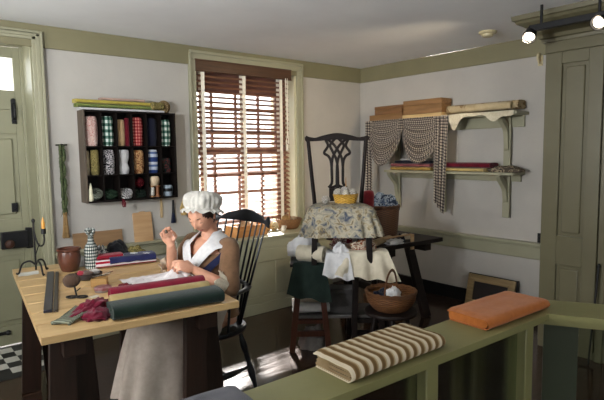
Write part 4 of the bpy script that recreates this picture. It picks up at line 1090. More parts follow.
# skirt: from the waist over the lap, down to the hem
M_skirt = fabric('oatmeal_skirt', (192, 180, 168), (174, 160, 148), 16)
def skirt(u, v):
    th = 2 * PI * u; c, s = math.cos(th), math.sin(th); fold = math.sin(th * 13 + 2 * nz(u * 8))
    def lap(q):
        f = lerp(-.0, .235, q) + lerp(.12, .265, q) * c; l = lerp(.15, .215, q) * s
        z = lerp(.60, .525, q) + .075 * max(0, c) * math.sin(q * PI / 2) - (.045 * q if c < 0 else 0)
        return f, l, z
    if v < .5:
        q = v / .5; f, l, z = lap(q); z += .004 * fold * q
    else:
        q = (v - .5) / .5; f, l, z0 = lap(1)
        fr = max(0, c) ** 1.3
        hem = .040 + .13 * fr
        f1 = .30 + .34 * max(0, c) + .17 * min(0, c); l1 = .245 * s
        f = lerp(f, f1, q ** .8); l = lerp(l, l1, q); z = lerp(z0, hem, q ** 1.1); am = .020 * q * fold
        f += am * c; l += am * s
    if c < 0 and v < .5: f = max(f, -.16)
    return W3(f, l, z)
wb(MB().grid(skirt, 150, 36, .004, closed_u=True), 'skirt', M_skirt, ang=80)
for s in (1, -1):
    P = [W3(.455, s * .087, .045), W3(.50, s * .087, .05), W3(.58, s * .09, .045), W3(.66, s * .095, .032), W3(.70, s * .098, .026)]
    sb = MB().tube(P, [.040, .045, .043, .036, .014], 14, flat=.95, up=(0, 0, 1))
    lo = min(p[2] for p in sb.v); sb.v = [(p[0], p[1], max(p[2], .008)) for p in sb.v]
    sb.box(W3(.47, s * .087, .006), (.06, .06, .010)); wb(sb, 'shoe', M_black)
# ------------------------------------------------------------------ her work
M_work = fabric('white_work_cloth', (212, 206, 204), (196, 190, 190), 30)
lh = (lt[1] + lth) / 2
def work(u, v):
    # a cloth lying on the table whose near corner is gathered up into the left hand
    x = 1.00 + .34 * u; y = 2.50 + .30 * v
    base = Vector((x, y, TZ + .006 + .012 * max(0, nz(x * 16, y * 16)) + .008 * max(0, nz(x * 37, y * 31))))
    g = max(0.0, 1 - math.hypot((u - 1.0) / .62, (v - .38) / .60))
    t = g ** 1.25
    pull = Vector((lh.x - .012 + .05 * (u - .9) , lh.y + .004 + .09 * (v - .32), lh.z + .004))
    p = base.lerp(pull, t * .97); a = math.atan2(v - .32, u - 1.05)
    return p + Vector((.014 * math.sin(a * 13) * math.sin(PI * t), .014 * math.cos(a * 10) * math.sin(PI * t), .012 * math.sin(a * 12) * math.sin(PI * t)))
wk = MB().grid(work, 64, 52, .003)
tag(wk.build('sewing_cloth', M_work, None, ang=80), 'white cloth being sewn, gathered up from table into her hand', 'cloth')
nd0 = (rt[0] + rth) / 2
nb_ = MB().tube([nd0 - Vector((.014, .006, -.012)), nd0 + Vector((.016, .008, -.016))], [.0012, .0006], 6)
nt_ = thing('sewing_needle', 'steel needle and white thread held in her raised hand', 'needle', tuple(nd0))
def lo_(b, o): b.v = [tuple(Vector(p) - Vector(o)) for p in b.v]; return b
lo_(nb_, nd0).build('needle', plain('steel', (190, 190, 196), rough=.25, metal=1.0), nt_)
thd = spline([nd0 + Vector((.014, .007, -.014)), nd0.lerp(lh, .4) + Vector((.03, 0, -.02)), nd0.lerp(lh, .75) + Vector((.02, 0, -.02)), lh], 8)
lo_(MB().tube(thd, .0009, 5), nd0).build('thread', fabric('white_sew_thread', (230, 228, 222)), nt_)
tag(MB().lathe([(.0, .012), (.005, .011), (.0078, .005), (.0085, -.008), (.0078, -.008), (.007, .004), (0, .009)], tuple(Vector((0, 0, 0))), 14, (rt[1] - W3(0, 0, 0)).normalized() if False else (-.3, -.1, .9)).build('thimble', plain('dull_thimble', (120, 112, 100), rough=.35, metal=.8), None, loc=tuple(rt[1])), 'small metal thimble on the finger of her raised hand', 'thimble')
# ------------------------------------------------------------------ the corner behind: benches, chair, work table
CA = R(-39.82)
def CF(u, d, z=0.0):           # ground frame of the slipper chair group: u along its seat, d into the corner
    return Vector((u * .7683 + d * .6401, -u * .6401 + d * .7683, z))
M_redleg = wood('red_brown_wood', (84, 46, 31), (60, 32, 22), .5, 2, 3, 12, spec=.25)
M_dark = wood('near_black_wood', (34, 24, 20), (23, 16, 14), .5, 0, 3, 12, spec=.25)
def sawhorse(name, u, d0, d1, top, label, m, half_top, half_foot, du=0.0):
    c = CF(u, (d0 + d1) / 2); o = thing(name, label, 'trestle', tuple(c), CA)
    L = d1 - d0
    MB().b2((-.05, -L / 2, top - .07), (.05, L / 2, top)).build('beam', m, o, bevel=.004)
    for y in (-L / 2 + .05, L / 2 - .05):
        for s in (-1, 1):
            MB().bar((s * half_top, y, top - .03), (s * half_foot + du, y + (-.02 if y < 0 else .02), .002), .042, .034, up=(0, 1, 0)).build('leg', m, o, bevel=.003)
        for zz in (.135, .225):
            k = (top - zz) / top; hw = lerp(half_top, half_foot, k)
            MB().box((du * k, y, zz), (hw * 2, .024, .04 if zz < .2 else .028)).build('stretcher', m, o, bevel=.002)
    return o
BT = .668
sawhorse('sawhorse', .052, 3.58, 4.02, BT - .022, 'red brown sawhorse under the green cloth with splayed legs', M_redleg, .07, .135)
sawhorse('sawhorse', .47, 3.58, 4.02, BT - .022, 'dark sawhorse behind the stool carrying bench board', M_dark, .085, .105)
c = CF(.26, 3.80); tag(MB().box((0, 0, -.011), (.70, .50, .022)).build('bench_board', M_dark, None, loc=(c.x, c.y, BT), rz=CA, bevel=.003), 'dark bench board across two sawhorses carrying the chair', 'board')
c = CF(.26, 3.80, .24); tag(MB().box((0, 0, .011), (.66, .30, .022)).build('low_plank', wood('grey_plank', (104, 100, 98), (84, 80, 78), .6, 0, 3, 10), None, loc=(c.x, c.y, .2395), rz=CA, bevel=.003), 'grey plank shelf low between the two sawhorses', 'board')
# slipper chair
SCu, SCd = .275, 3.70
o_ = CF(SCu, SCd, BT + .0004)
sc_ = thing('slipper_chair', 'low dark chair with pierced splat and ruffled toile seat cover', 'chair', tuple(o_), CA)
M_mah = wood('dark_mahogany', (24, 14, 11), (16, 10, 8), .5, 2, 3, 12, spec=.2)
for s in (-1, 1):
    MB().bar((s * .185, -.165, .36), (s * .195, -.175, .0), .040, .040, up=(0, 1, 0)).build('front_leg', M_mah, sc_, bevel=.004)
    P = spline([(s * .165, .235, .0), (s * .172, .205, .20), (s * .178, .20, .40), (s * .195, .215, .58), (s * .222, .25, .885)], 6)
    MB().tube(P, [.024 - .006 * i / 24 for i in range(len(P))], 10, flat=.8, up=(1, 0, 0)).build('back_post', M_mah, sc_)
    MB().bar((s * .19, -.155, .12), (s * .168, .20, .12), .02, .03).build('stretcher', M_mah, sc_, bevel=.003)
b = MB(); rg = []
for i in range(41):
    s = -1 + 2 * i / 40; a = abs(s)
    top = .905 + .026 * math.exp(-(s / .42) ** 2) - .010 * math.exp(-((a - .68) / .15) ** 2) + .012 * sstep(.86, 1, a)
    bot = .868 + .012 * math.exp(-(s / .5) ** 2) - .006 * sstep(.85, 1, a); y = .25 + .012 * (1 - s * s); x = s * .246
    if a > .96: md = (top + bot) / 2; top, bot = lerp(top, md, (a - .96) / .06), lerp(bot, md, (a - .96) / .06)
    rg.append([(x, y - .012, bot), (x, y - .016, (top + bot) / 2), (x, y - .010, top), (x, y + .010, top), (x, y + .016, (top + bot) / 2), (x, y + .012, bot)])
b.loft(rg); b.build('crest_rail', M_mah, sc_, ang=60)
kx = .00173
def SP(dx, py):    # splat pattern coordinates
    z = .905 - (py - 50) * kx; t = (z - .40) / .5
    return (dx * kx, .207 + .052 * max(0, t) ** 1.3, z)
b = MB()
curves = [[(-50, 66), (-40, 92), (-57, 122), (-38, 138), (-27, 165), (-24, 225), (-26, 258), (-40, 276)],
          [(-8, 60), (-30, 88), (-20, 116), (-4, 152), (2, 200), (3, 300)],
          [(-44, 60), (-16, 84), (4, 112), (20, 145), (25, 190), (24, 240), (26, 262)],
          [(-34, 276), (-14, 272), (0, 262)]]
for cv in curves:
    for m_ in (1, -1):
        P = spline([SP(x * m_, y) for x, y in cv], 8)
        b.tube(P, .0105, 8, flat=.8, up=(0, 1, 0))
b.box((0, .21, .46), (.13, .022, .10))
b.build('pierced_splat', M_mah, sc_, ang=60)
def toile_mat():
    m, nt, b_ = newmat('toile_print'); b_.inputs['Roughness'].default_value = .95; b_.inputs['Specular IOR Level'].default_value = .12
    tc = N(nt, 'ShaderNodeTexCoord')
    n = N(nt, 'ShaderNodeTexNoise', Scale=22.0, Detail=5.0, Distortion=.8); nt.links.new(tc.outputs['Object'], n.inputs['Vector'])
    r = ramp(nt, [(.0, (40, 46, 62)), (.33, (74, 80, 94)), (.42, (136, 132, 120)), (.53, (174, 165, 144)), (.60, (138, 122, 90)), (.67, (88, 86, 86)), (.74, (166, 156, 136))])
    nt.links.new(n.outputs['Fac'], r.inputs['Fac']); nt.links.new(r.outputs['Color'], b_.inputs['Base Color'])
    n2 = N(nt, 'ShaderNodeTexNoise', Scale=320.0); bump(nt, b_, n2.outputs['Fac'], .2); return m
M_toile = toile_mat()
def seat_out(th, k=1.0):
    c, s = math.cos(th), math.sin(th); e = 2 / 4.5
    x = math.copysign(abs(c) ** e, c); y = math.copysign(abs(s) ** e, s)
    hw = lerp(.255, .195, (y + 1) / 2); return x * hw * k, y * .215 * k
b = MB(); rings = []
for k, z in ((.94, .335), (1.0, .35), (1.005, .375), (.97, .394), (.85, .404), (.5, .412), (.05, .414)):
    rings.append([(*seat_out(2 * PI * i / 64, k), z + .006 * nz(i * .4, k * 5)) for i in range(64)])
b.loft(rings); b.build('seat_cover', M_toile, sc_, ang=70)
def ruffle(u, v):
    th = 2 * PI * u; x, y = seat_out(th, 1.012 + .18 * v); w_ = math.sin(th * 16 + 4 * nz(u * 9)) * .018 * min(1, v * 1.4); n = Vector((x, y, 0)).normalized()
    return Vector((x, y, .365 - .165 * v + .006 * nz(u * 12, v))) + n * w_
MB().grid(ruffle, 230, 10, .003, closed_u=True).build('seat_ruffle', M_toile, sc_, ang=80)
MB().tube([(*seat_out(2 * PI * i / 90, 1.018), .366) for i in range(90)], .006, 6, closed=True).build('piping', M_toile, sc_)
def bowl_basket(name, prof_r, hgt, m, label, loc, rz=0, rim=.009, bulge=.12, handle=None, sq=1.0, floor=True, parent=None, us=1.0):
    """woven basket: thick wall with rim rolls; prof (bottom r, top r)"""
    t = thing(name, label, 'basket', loc, rz)
    b = MB(); r0, r1 = prof_r; n = 48
    out = []
    for k in range(13):
        q = k / 12; r_ = lerp(r0, r1, q ** .75) + bulge * r1 * math.sin(q * PI) * .5; out.append((r_, hgt * q))
    inn = [(r_ - .010, max(z, .012)) for r_, z in reversed(out)]
    prof = [(0.001, .0)] + out + inn + [(0.001, .012)]
    b.lathe(prof, n=n)
    b.v = [(x, y * sq, z) for x, y, z in b.v]; b.build('woven_body', m, t, ang=70)
    b = MB()
    for rr, zz in ((r1, hgt), (r1 - .004, hgt - .012)): b.tube([((rr) * math.cos(2 * PI * i / 48), rr * math.sin(2 * PI * i / 48) * sq, zz + .003 * math.sin(i * PI * .75)) for i in range(48)], rim, 7, closed=True)
    b.build('rim', m, t, ang=80)
    if handle:
        hh, wd = handle; P = [(r1 * .98 * math.cos(a), 0, hgt - .02 + hh * math.sin(a)) for a in [PI * i / 24 for i in range(25)]]
        MB().tube(P, wd, 8, flat=.55, up=(0, 1, 0)).build('handle', m, t, ang=80)
    return t
M_ywick = wicker('yellow_wicker', (218, 172, 66), (150, 104, 28), 12, 60); M_bwick = wicker('brown_wicker', (132, 84, 42), (70, 41, 20), 18, 70); M_dwick = wicker('dark_wicker', (96, 62, 38), (48, 30, 18), 16, 55); M_twick = wicker('tan_wicker', (150, 106, 62), (84, 54, 30), 18, 70)
# basket with yarn on the chair
p = CF(SCu + .045, SCd + .02, BT + .413); bowl_basket('yarn_basket', (.075, .088), .062, M_ywick, 'small yellow wicker basket of yarn on the toile seat', tuple(p), CA + R(5), bulge=.05, sq=.72, rim=.006)
gY = 'yarn balls in the yellow basket'
for k, (dx, dy, dz, rr, c_, c2, lb) in enumerate(((-.055, -.01, .040, .034, (206, 198, 184), (150, 144, 132), 'cream yarn ball at the left end of yellow basket'), (-.005, .012, .048, .036, (196, 190, 182), (138, 134, 128), 'pale grey yarn ball in the middle of yellow basket'), (.048, -.005, .042, .032, (190, 184, 172), (132, 126, 116), 'dull cream yarn ball at right of yellow basket'), (.0, -.030, .046, .026, (214, 206, 190), (160, 152, 138), 'small cream yarn ball at the front of yellow basket'))):
    q = CF(SCu + .045 + dx, SCd + .02 + dy, BT + .413 + dz); yball('yarn_ball', q.x, q.y, q.z, rr, yarn_mat('basket_yarn%d' % k, c_, c2), lb, gY)
q = CF(SCu - .035, SCd - .012, BT + .4135); yball('yarn_ball', q.x - .062, q.y + .03, q.z, .030, yarn_mat('loose_yarn', (188, 182, 172), (128, 124, 116)), 'grey yarn ball lying on the seat left of yellow basket')
q = CF(SCu + .05, SCd + .05, BT + .44)
tag(MB().lathe([(.004, 0), (.010, .01), (.007, .05), (.004, .12), (.002, .16)], n=10).build('spindle_stick', M_spool, None, loc=tuple(q)), 'pale wooden spindle standing in the yellow basket', 'spindle')
# work table against the wall
wt = thing('work_table', 'dark plank work table on trestles in the corner', 'table', (3.43, 2.985, 0), R(-3.5))
WTZ = .70
for k in range(3): MB().b2((-.36, -.36 + k * .245, WTZ - .035), (.36, -.36 + k * .245 + .241, WTZ)).build('top_plank', M_dark, wt, bevel=.003)
for x in (.20, -.24):
    MB().b2((x - .04, -.33, WTZ - .10), (x + .04, .33, WTZ - .0355)).build('beam', M_dark, wt, bevel=.003)
    for y, yb in ((-.10, -.30), (.10, .30)):
        MB().bar((x, y, WTZ - .06), (x + .02, yb, .002), .09, .04, up=(0, 1, 0)).build('leg', M_dark, wt, bevel=.003)
    MB().bar((x + .012, -.20, .30), (x + .012, .20, .30), .03, .06).build('brace', M_dark, wt, bevel=.002)
p = (3.36, 2.95, WTZ + .0004)
bowl_basket('storage_basket', (.125, .150), .285, M_dwick, 'large dark wicker basket behind the toile chair with blue cloth', p, 0, bulge=.06, rim=.010)
M_bluepr = printed('blue_print', [(0, (42, 54, 76)), (.44, (126, 140, 156)), (.54, (64, 80, 108)), (.64, (178, 184, 186))], 18)
def draped_heap(name, x, y, z, sx, sy, sz, m, label, **k): return heap(name, x, y, z, sx, sy, sz, m, label, **k)
heap('patterned_cloth', 3.375, 2.94, WTZ + .235, .135, .125, .125, M_bluepr, 'blue and white printed cloth heaped in the large dark basket', f=6, amp=.34)
heap('dark_cloth', 3.30, 3.04, WTZ + .235, .08, .06, .10, M_navy, 'dark navy cloth at the back left of large basket', f=6, amp=.3)
q = CF(.545, 4.16, 0); tag(MB().loft([[(.048 * s_ * math.cos(2 * PI * i / 20) * (1 + .12 * nz(i * .5, z_ * 6)), .044 * s_ * math.sin(2 * PI * i / 20), z_) for i in range(20)] for s_, z_ in ((.6, 0), (1, .01), (1.02, .15), (.98, .30), (1.05, .40), (.9, .43), (.4, .44))]).build('red_cloth', fabric('brick_red_cloth', (112, 28, 36), (84, 20, 26)), None, loc=(q.x, q.y, WTZ + .0004), ang=70), 'upright dark red cloth roll between the chair and large basket', 'cloth')
# things lying on the work table
q = Vector((3.40, 2.70, WTZ + .0004))
t = thing('wooden_square', 'pale wooden L square hanging over the table front edge', 'square', (3.405, 2.66, WTZ + .0545), R(-3.5))
MB().b2((-.32, .0, .001), (.02, .03, .009)).build('long_arm', M_board, t, bevel=.001)
MB().b2((-.017, -.012, -.12), (.020, .0, .009)).build('hanging_arm', M_board, t, bevel=.001)
heap('navy_cloth', 3.335, 2.72, WTZ, .045, .035, .045, M_navy, 'small dark navy cloth lump beside the wooden square')
tube_roll('cloth_roll', .26, .028, fabric('beige_roll', (176, 152, 112)), (3.16, 2.76, WTZ + .0004), R(14), 'beige cloth roll lying on the dark work table')
lying = MB().box((0, 0, .006), (.36, .05, .012)); tag(lying.build('wood_strip', wood('sage_strip', (168, 160, 122), (150, 142, 104), .5, 0), None, loc=(3.56, 3.16, WTZ + .0004), rz=R(-4), bevel=.003), 'pale strip of moulding lying at the work table back', 'strip')
heap('red_print_cloth', 2.86, 2.93, BT, .10, .07, .085, printed('red_print', [(0, (112, 34, 44)), (.48, (196, 184, 176)), (.56, (92, 28, 40)), (.66, (170, 130, 120))], 22), 'dark red printed cloth folded on the bench behind the chair', rz=CA, f=8)
# cloth draped over the bench front
def drape(name, u0, u1, d0, ztop, zb0, zb1, m, label, wave=.018, nfold=5, back=.16, skew=0.0, us=1.0, zl=None, flare=.03):
    def fn(u, v):
        uu = lerp(u0, u1, u)
        if v < .35:
            q = v / .35; d = d0 + back * (1 - q); z = ztop + .012 * nz(u * 4, q * 3) + .008
            a = .2
        else:
            q = (v - .35) / .65; zb = lerp(zb0, zb1, u) + .010 * math.sin(u * nfold * 6.28 + 1); z = lerp(ztop + .006, zb, q); d = d0 - .010 - flare * math.sin(q * PI / 2); a = q
            uu += skew * q * (u - .5)
        d -= wave * a * (math.sin(u * nfold * 6.28) * .5 + .5 + .4 * nz(u * 6, v * 2))
        return CF(uu, d, z)
    b = MB().grid(fn, 60, 34, .004, us=us)
    c = CF((u0 + u1) / 2, d0 + .05, ztop)
    b.v = [tuple(Vector(p) - c) for p in b.v]
    return tag(b.build(name, m, None, loc=tuple(c), ang=80), label, 'cloth')
M_green = fabric('forest_cloth', (36, 48, 42), (27, 37, 33)); M_cream = fabric('cream_cloth', (216, 206, 184), (200, 190, 166), 20); M_white2 = fabric('white_bedlinen', (226, 224, 222), (206, 205, 206), 18)
drape('green_cloth', -.065, .155, 3.545, BT + .004, .46, .40, M_green, 'dark green cloth hanging over the left sawhorse', wave=.02, nfold=2, skew=.10)
q = CF(.065, 3.575, BT + .012); tube_roll('quilt_roll', .20, .062, M_cream, tuple(q), CA + R(-24), 'thick cream quilt roll lying on the green cloth')
q = CF(.02, 3.80, BT + .016); heap('white_linen', q.x, q.y, q.z, .13, .085, .115, M_white2, 'white linen heap behind the cream quilt roll', rz=CA, f=7, amp=.3)
q = CF(.27, 3.56, BT + .0); heap('white_linen', q.x, q.y, q.z, .075, .055, .115, M_white2, 'white linen bundle under the chair front beside dark leg', rz=CA, f=8, amp=.35)
q = CF(.43, 3.62, BT); heap('mixed_cloth', q.x, q.y, q.z, .12, .07, .125, printed('rust_print', [(0, (150, 92, 62)), (.46, (206, 190, 168)), (.56, (120, 52, 48)), (.64, (186, 160, 128))], 16), 'rust and cream printed cloth pile under chair right side', rz=CA, f=8, amp=.3)
drape('cream_cloth', .30, .60, 3.535, BT + .080, .60, .545, M_cream, 'cream cloth hanging in folds over the bench behind the wicker basket', wave=.045, nfold=3, back=.10, skew=.16)
drape('white_cloth', .165, .325, 3.520, BT + .075, .60, .565, M_white2, 'white cloth hanging between dark chair leg and cream cloth', wave=.025, nfold=2, back=.12, skew=.06)
q = CF(.36, 3.66, BT); heap('striped_cloth', q.x, q.y, q.z, .07, .05, .10, stripes('rust_stripe', 30, [(0, (196, 176, 150)), (.5, (124, 46, 46)), (.75, (170, 128, 96))], 'X'), 'rust striped cloth bundle under the middle of toile chair', rz=CA, f=7, amp=.3)
heap('white_cloth', 3.24, 2.70, WTZ, .10, .045, .03, M_white2, 'crumpled white cloth lying on the dark work table front', f=8, amp=.4)
heap('cream_cloth', 3.50, 2.80, WTZ, .07, .05, .03, M_cream, 'small cream cloth on the dark work table near right end', f=8, amp=.4)
# folded linen and boxes on the low plank
PZ = .2620
def stack(name, u, d, L, W_, Hh, m, label, rz=0, z=PZ): 
    q = CF(u, d, z); return bolt(name, L, W_, Hh, m, tuple(q), CA + rz, label, wob=.06, p=2.6, layers=4)
stack('folded_linen', .055, 3.79, .27, .24, .075, M_white2, 'lower folded white linen on the low grey plank', R(4))
stack('folded_linen', .075, 3.79, .22, .20, .075, M_cream, 'upper folded cream blanket on the white linen stack', R(-5), PZ + .0755)
q = CF(.30, 3.78, PZ); t = thing('canvas_box', 'dark grey canvas covered box standing on the low plank', 'box', tuple(q), CA + R(-6))
M_canvas = fabric('grey_canvas', (88, 84, 82), (70, 67, 66))
MB().b2((-.10, -.075, 0), (.10, .075, .165)).build('box_body', M_canvas, t, bevel=.006)
MB().b2((-.104, -.079, .15), (.104, .079, .180)).build('lid', M_canvas, t, bevel=.006)
q = CF(.075, 3.72, .002); heap('linen_bundle', q.x, q.y, 0.0, .10, .075, .13, fabric('grey_linen', (140, 134, 130), (112, 106, 104)), 'grey white linen bundle on the floor between sawhorse legs', rz=CA, f=7, amp=.3)
# stool with basket in front of the bench
q = CF(.585, 3.33); st = thing('stool', 'dark round wooden stool carrying the wicker basket', 'stool', tuple(q))
MB().lathe([(0, .372), (.15, .372), (.172, .380), (.176, .392), (.170, .402), (0, .405)], n=40).build('seat', M_dark, st)
for k in range(4):
    a = PI / 4 + k * PI / 2; ca, sa = math.cos(a), math.sin(a)
    b = MB(); turned(b, (.10 * ca, .10 * sa, .375), (.165 * ca, .165 * sa, .002), [.014, .016, .018, .015, .018, .02, .016, .013]); b.build('leg', M_dark, st, ang=70)
for k in range(4):
    a = PI / 4 + k * PI / 2; a2 = a + PI / 2; r_ = .142; MB().tube([(r_ * math.cos(a), r_ * math.sin(a), .13), (r_ * math.cos(a2), r_ * math.sin(a2), .13)], .009, 8).build('stretcher', M_dark, st)
q = CF(.585, 3.33, .4055); bowl_basket('wicker_basket', (.105, .165), .125, M_bwick, 'round brown wicker basket with hoop handle on the stool', tuple(q), CA + R(66), bulge=.20, handle=(.155, .010), rim=.009)
q = CF(.60, 3.33, .485); heap('white_cloth', q.x + .0, q.y, q.z, .055, .045, .055, M_white2, 'small white cloth inside the round brown wicker basket')
q = CF(.53, 3.38, .4185); heap('dark_fabric', q.x, q.y, q.z, .075, .06, .085, M_navy, 'dark cloth filling the round brown wicker basket', f=5)
# crate under the work table, small pale scraps on the floor
t = thing('wooden_crate', 'brown wooden crate on the floor under the work table', 'crate', (3.28, 2.86, 0), R(-10))
M_crate = wood('crate_wood', (120, 84, 52), (92, 62, 38), .6, 0)
for k in range(3):
    z = .012 + k * .075
    MB().b2((-.13, -.11, z), (.13, -.095, z + .07)).b2((-.13, .095, z), (.13, .11, z + .07)).b2((-.13, -.095, z), (-.115, .095, z + .07)).b2((.115, -.095, z), (.13, .095, z + .07)).build('slat_course', M_crate, t, bevel=.002)
MB().b2((-.125, -.105, 0), (.125, .105, .012)).build('crate_bottom', M_crate, t)
# framed picture leaning on the right wall
t = thing('picture_frame', 'wide pale wooden frame with dark centre leaning on the right wall', 'frame', (4.17, 2.40, .0), R(-90))
fw, fh_, fb = .46, .30, .065; tl = R(-13); M3 = Euler((tl, 0, 0)).to_matrix().to_4x4()
b = MB()
for poly in ([(-fw / 2, 0), (fw / 2, 0), (fw / 2 - fb, fb), (-fw / 2 + fb, fb)], [(-fw / 2, fh_), (-fw / 2 + fb, fh_ - fb), (fw / 2 - fb, fh_ - fb), (fw / 2, fh_)], [(-fw / 2, 0), (-fw / 2 + fb, fb), (-fw / 2 + fb, fh_ - fb), (-fw / 2, fh_)], [(fw / 2, 0), (fw / 2, fh_), (fw / 2 - fb, fh_ - fb), (fw / 2 - fb, fb)]):
    b.prism(poly, -.012, .012, 'xz', M=M3)
b.build('frame_moulding', wood('frame_wood', (150, 126, 86), (120, 98, 62), .5, 0), t, bevel=.003)
MB().prism([(-fw / 2 - .008, -.0), (fw / 2 + .008, -.0), (fw / 2 + .008, fh_ + .008), (-fw / 2 - .008, fh_ + .008)], .012, .026, 'xz', M=M3).build('dark_edge', M_black, t)
MB().prism([(-fw / 2 + fb, fb), (fw / 2 - fb, fb), (fw / 2 - fb, fh_ - fb), (-fw / 2 + fb, fh_ - fb)], -.002, .006, 'xz', M=M3).build('dark_panel', plain('dark_picture', (36, 28, 24), (26, 20, 18), .4, 8), t)
for o in t.children: o.location.z += .012
# ------------------------------------------------------------------ on the window sill
SZL = .70
bowl_basket('sill_basket', (.085, .125), .095, M_twick, 'round wicker basket with yarn at right end of window sill', (3.15, 3.99, SZL + .0004), 0, bulge=.1, rim=.008)
gS = 'yarn in the sill basket'
for k, (dx, dy, rr, c_, lb) in enumerate(((-.05, -.01, .042, (176, 140, 92), 'tan yarn ball at left in the sill basket'), (.035, -.03, .036, (190, 168, 140), 'pale beige yarn ball at right in the sill basket'), (.02, .045, .034, (150, 118, 92), 'brown yarn ball at the back of the sill basket'))):
    yball('yarn_ball', 3.15 + dx, 3.99 + dy, SZL + .052, rr, yarn_mat('sill_yarn%d' % k, c_, tuple(int(v * .62) for v in c_)), lb, gS)
tag(MB().lathe([(.004, 0), (.012, .01), (.008, .06), (.004, .12)], n=12).build('spindle_stick', M_spool, None, loc=(3.135, 3.96, SZL + .075)), 'brown wooden spindle standing in the sill basket', 'spindle')
t = thing('sill_box', 'low tan wooden box on the sill behind the windsor chair', 'box', (2.60, 3.93, SZL + .0004), R(2))
MB().b2((-.17, -.10, 0), (.17, .10, .010)).b2((-.17, -.10, .01), (.17, -.09, .10)).b2((-.17, .09, .01), (.17, .10, .10)).b2((-.17, -.09, .01), (-.16, .09, .10)).b2((.16, -.09, .01), (.17, .09, .10)).build('box_body', wood('tan_box', (190, 134, 78), (162, 108, 58), .5, 0), t)
heap('box_cloth', 2.60, 3.93, SZL + .011, .13, .075, .09, fabric('tan_box_cloth', (186, 150, 110)), 'tan cloth inside the low wooden sill box')
yball('yarn_ball', 2.95, 3.97, SZL, .045, yarn_mat('sill_cream', (222, 206, 172), (164, 146, 110)), 'cream yarn ball on the sill left of wicker basket')
yball('yarn_ball', 2.85, 3.95, SZL, .034, yarn_mat('sill_tan', (196, 156, 112), (140, 106, 70)), 'small tan yarn ball on the sill beside the cream ball')
t = thing('cream_jug', 'tiny white jug on the sill in front of the wicker basket', 'jug', (2.98, 3.86, SZL + .0004))
MB().lathe([(0, 0), (.018, 0), (.026, .014), (.026, .03), (.016, .046), (.019, .056), (.016, .055), (.013, .046), (.02, .03), (0, .006)], n=20).build('jug_body', plain('white_glaze', (222, 214, 200), rough=.2), t)
MB().tube(spline([(.017, 0, .05), (.036, 0, .046), (.036, 0, .028), (.025, 0, .02)], 5), .004, 7).build('handle', plain('white_glaze2', (222, 214, 200), rough=.2), t)
# ------------------------------------------------------------------ shelves on the right wall
sh = thing('wall_shelf', 'sage painted double wall shelf with curved brackets on the right wall', 'shelf', (XB, 2.95, .857))
def S(x, y, z): return (x - XB, y - 2.95, z - .857)
def sb(b, name, m, **k):
    b.v = [S(*p) for p in b.v]; return b.build(name, m, sh, **k)
TSZ, LSZ = 1.775, 1.262          # tops of the two shelves
SF = XB - .215
sb(MB().b2((SF, 2.13, TSZ - .026), (XB - .001, 3.80, TSZ)), 'upper_board', M_sage, bevel=.004)
sb(MB().b2((SF, 2.15, LSZ - .024), (XB - .001, 3.56, LSZ)), 'lower_board', M_sage, bevel=.004)
sb(MB().b2((XB - .022, 2.16, TSZ - .125), (XB - .001, 3.78, TSZ - .027)), 'wall_cleat', M_sage, bevel=.003)
sb(MB().b2((XB - .022, 2.18, LSZ - .085), (XB - .001, 3.54, LSZ - .025)), 'wall_cleat', M_sage, bevel=.003)
for y in (2.30, 2.955, 3.52):
    sb(MB().b2((XB - .045, y - .032, .857), (XB - .0225, y + .032, TSZ - .027)), 'upright', M_sage, bevel=.003)
    for zt, hh in ((TSZ - .027, .30), (LSZ - .0245, .25)):
        P = spline([(SF + .02, y, zt - .012), (SF + .055, y, zt - .055), (XB - .085, y, zt - .13), (XB - .062, y, zt - hh + .03), (XB - .048, y, zt - hh)], 6)
        b = MB(); 
        poly = [(p.x, p.z) for p in P]; inner = [(XB - .046, zt - hh), (XB - .046, zt - hh + .06), (XB - .055, zt - .12), (XB - .085, zt - .06), (SF + .085, zt - .022), (SF + .06, zt - .001), (SF + .02, zt - .001)]
        b.prism(poly + inner, y - .020, y + .020, 'xz'); sb(b, 'bracket', M_sage, bevel=.003)
        if zt > 1.5: pass
def wbox(name, y0, y1, z, hgt, d, m, label, lid=True, front=.012, rz=0.0):
    t = thing(name, label, 'box', (SF + front + d / 2, (y0 + y1) / 2, z + .0004), R(90) + rz)
    w_ = abs(y1 - y0)
    MB().b2((-w_ / 2, -d / 2, 0), (w_ / 2, d / 2, hgt * (.62 if lid else 1))).build('box_body', m, t, bevel=.003)
    if lid: MB().b2((-w_ / 2 - .002, -d / 2 - .002, hgt * .62 + .001), (w_ / 2 + .002, d / 2 + .002, hgt)).build('lid', m, t, bevel=.004)
    return t
M_b1 = wood('orange_box_wood', (140, 104, 64), (114, 82, 47), .5, 0, 4, 10); M_b2 = wood('brown_box_wood', (128, 90, 54), (104, 72, 42), .5, 0, 4, 10)
wbox('wooden_box', 3.335, 3.775, TSZ, .062, .17, M_b1, 'long low orange brown wooden box at the upper shelf left end', lid=False)
wbox('wooden_box', 3.34, 3.70, TSZ + .0625, .085, .15, M_b2, 'brown wooden box stacked on the long low box')
bx = wbox('wooden_box', 2.875, 3.325, TSZ + .0405, .135, .16, M_b1, 'tallest tan wooden box on the upper shelf with pale front patch', front=.02)
MB().b2((-.07, -.0845, .035), (.05, -.0815, .075)).build('pale_patch', plain('faded_patch', (186, 156, 118), (150, 108, 66), .6, 30), bx)
bolt('wood_slab', .46, .17, .040, wood('pale_slab', (206, 178, 128), (184, 152, 102), .5, 0), (SF + .10, 3.10, TSZ), R(90), 'pale flat slab beneath the tall tan wooden box', cat='board', p=8, layers=1, wob=.0)
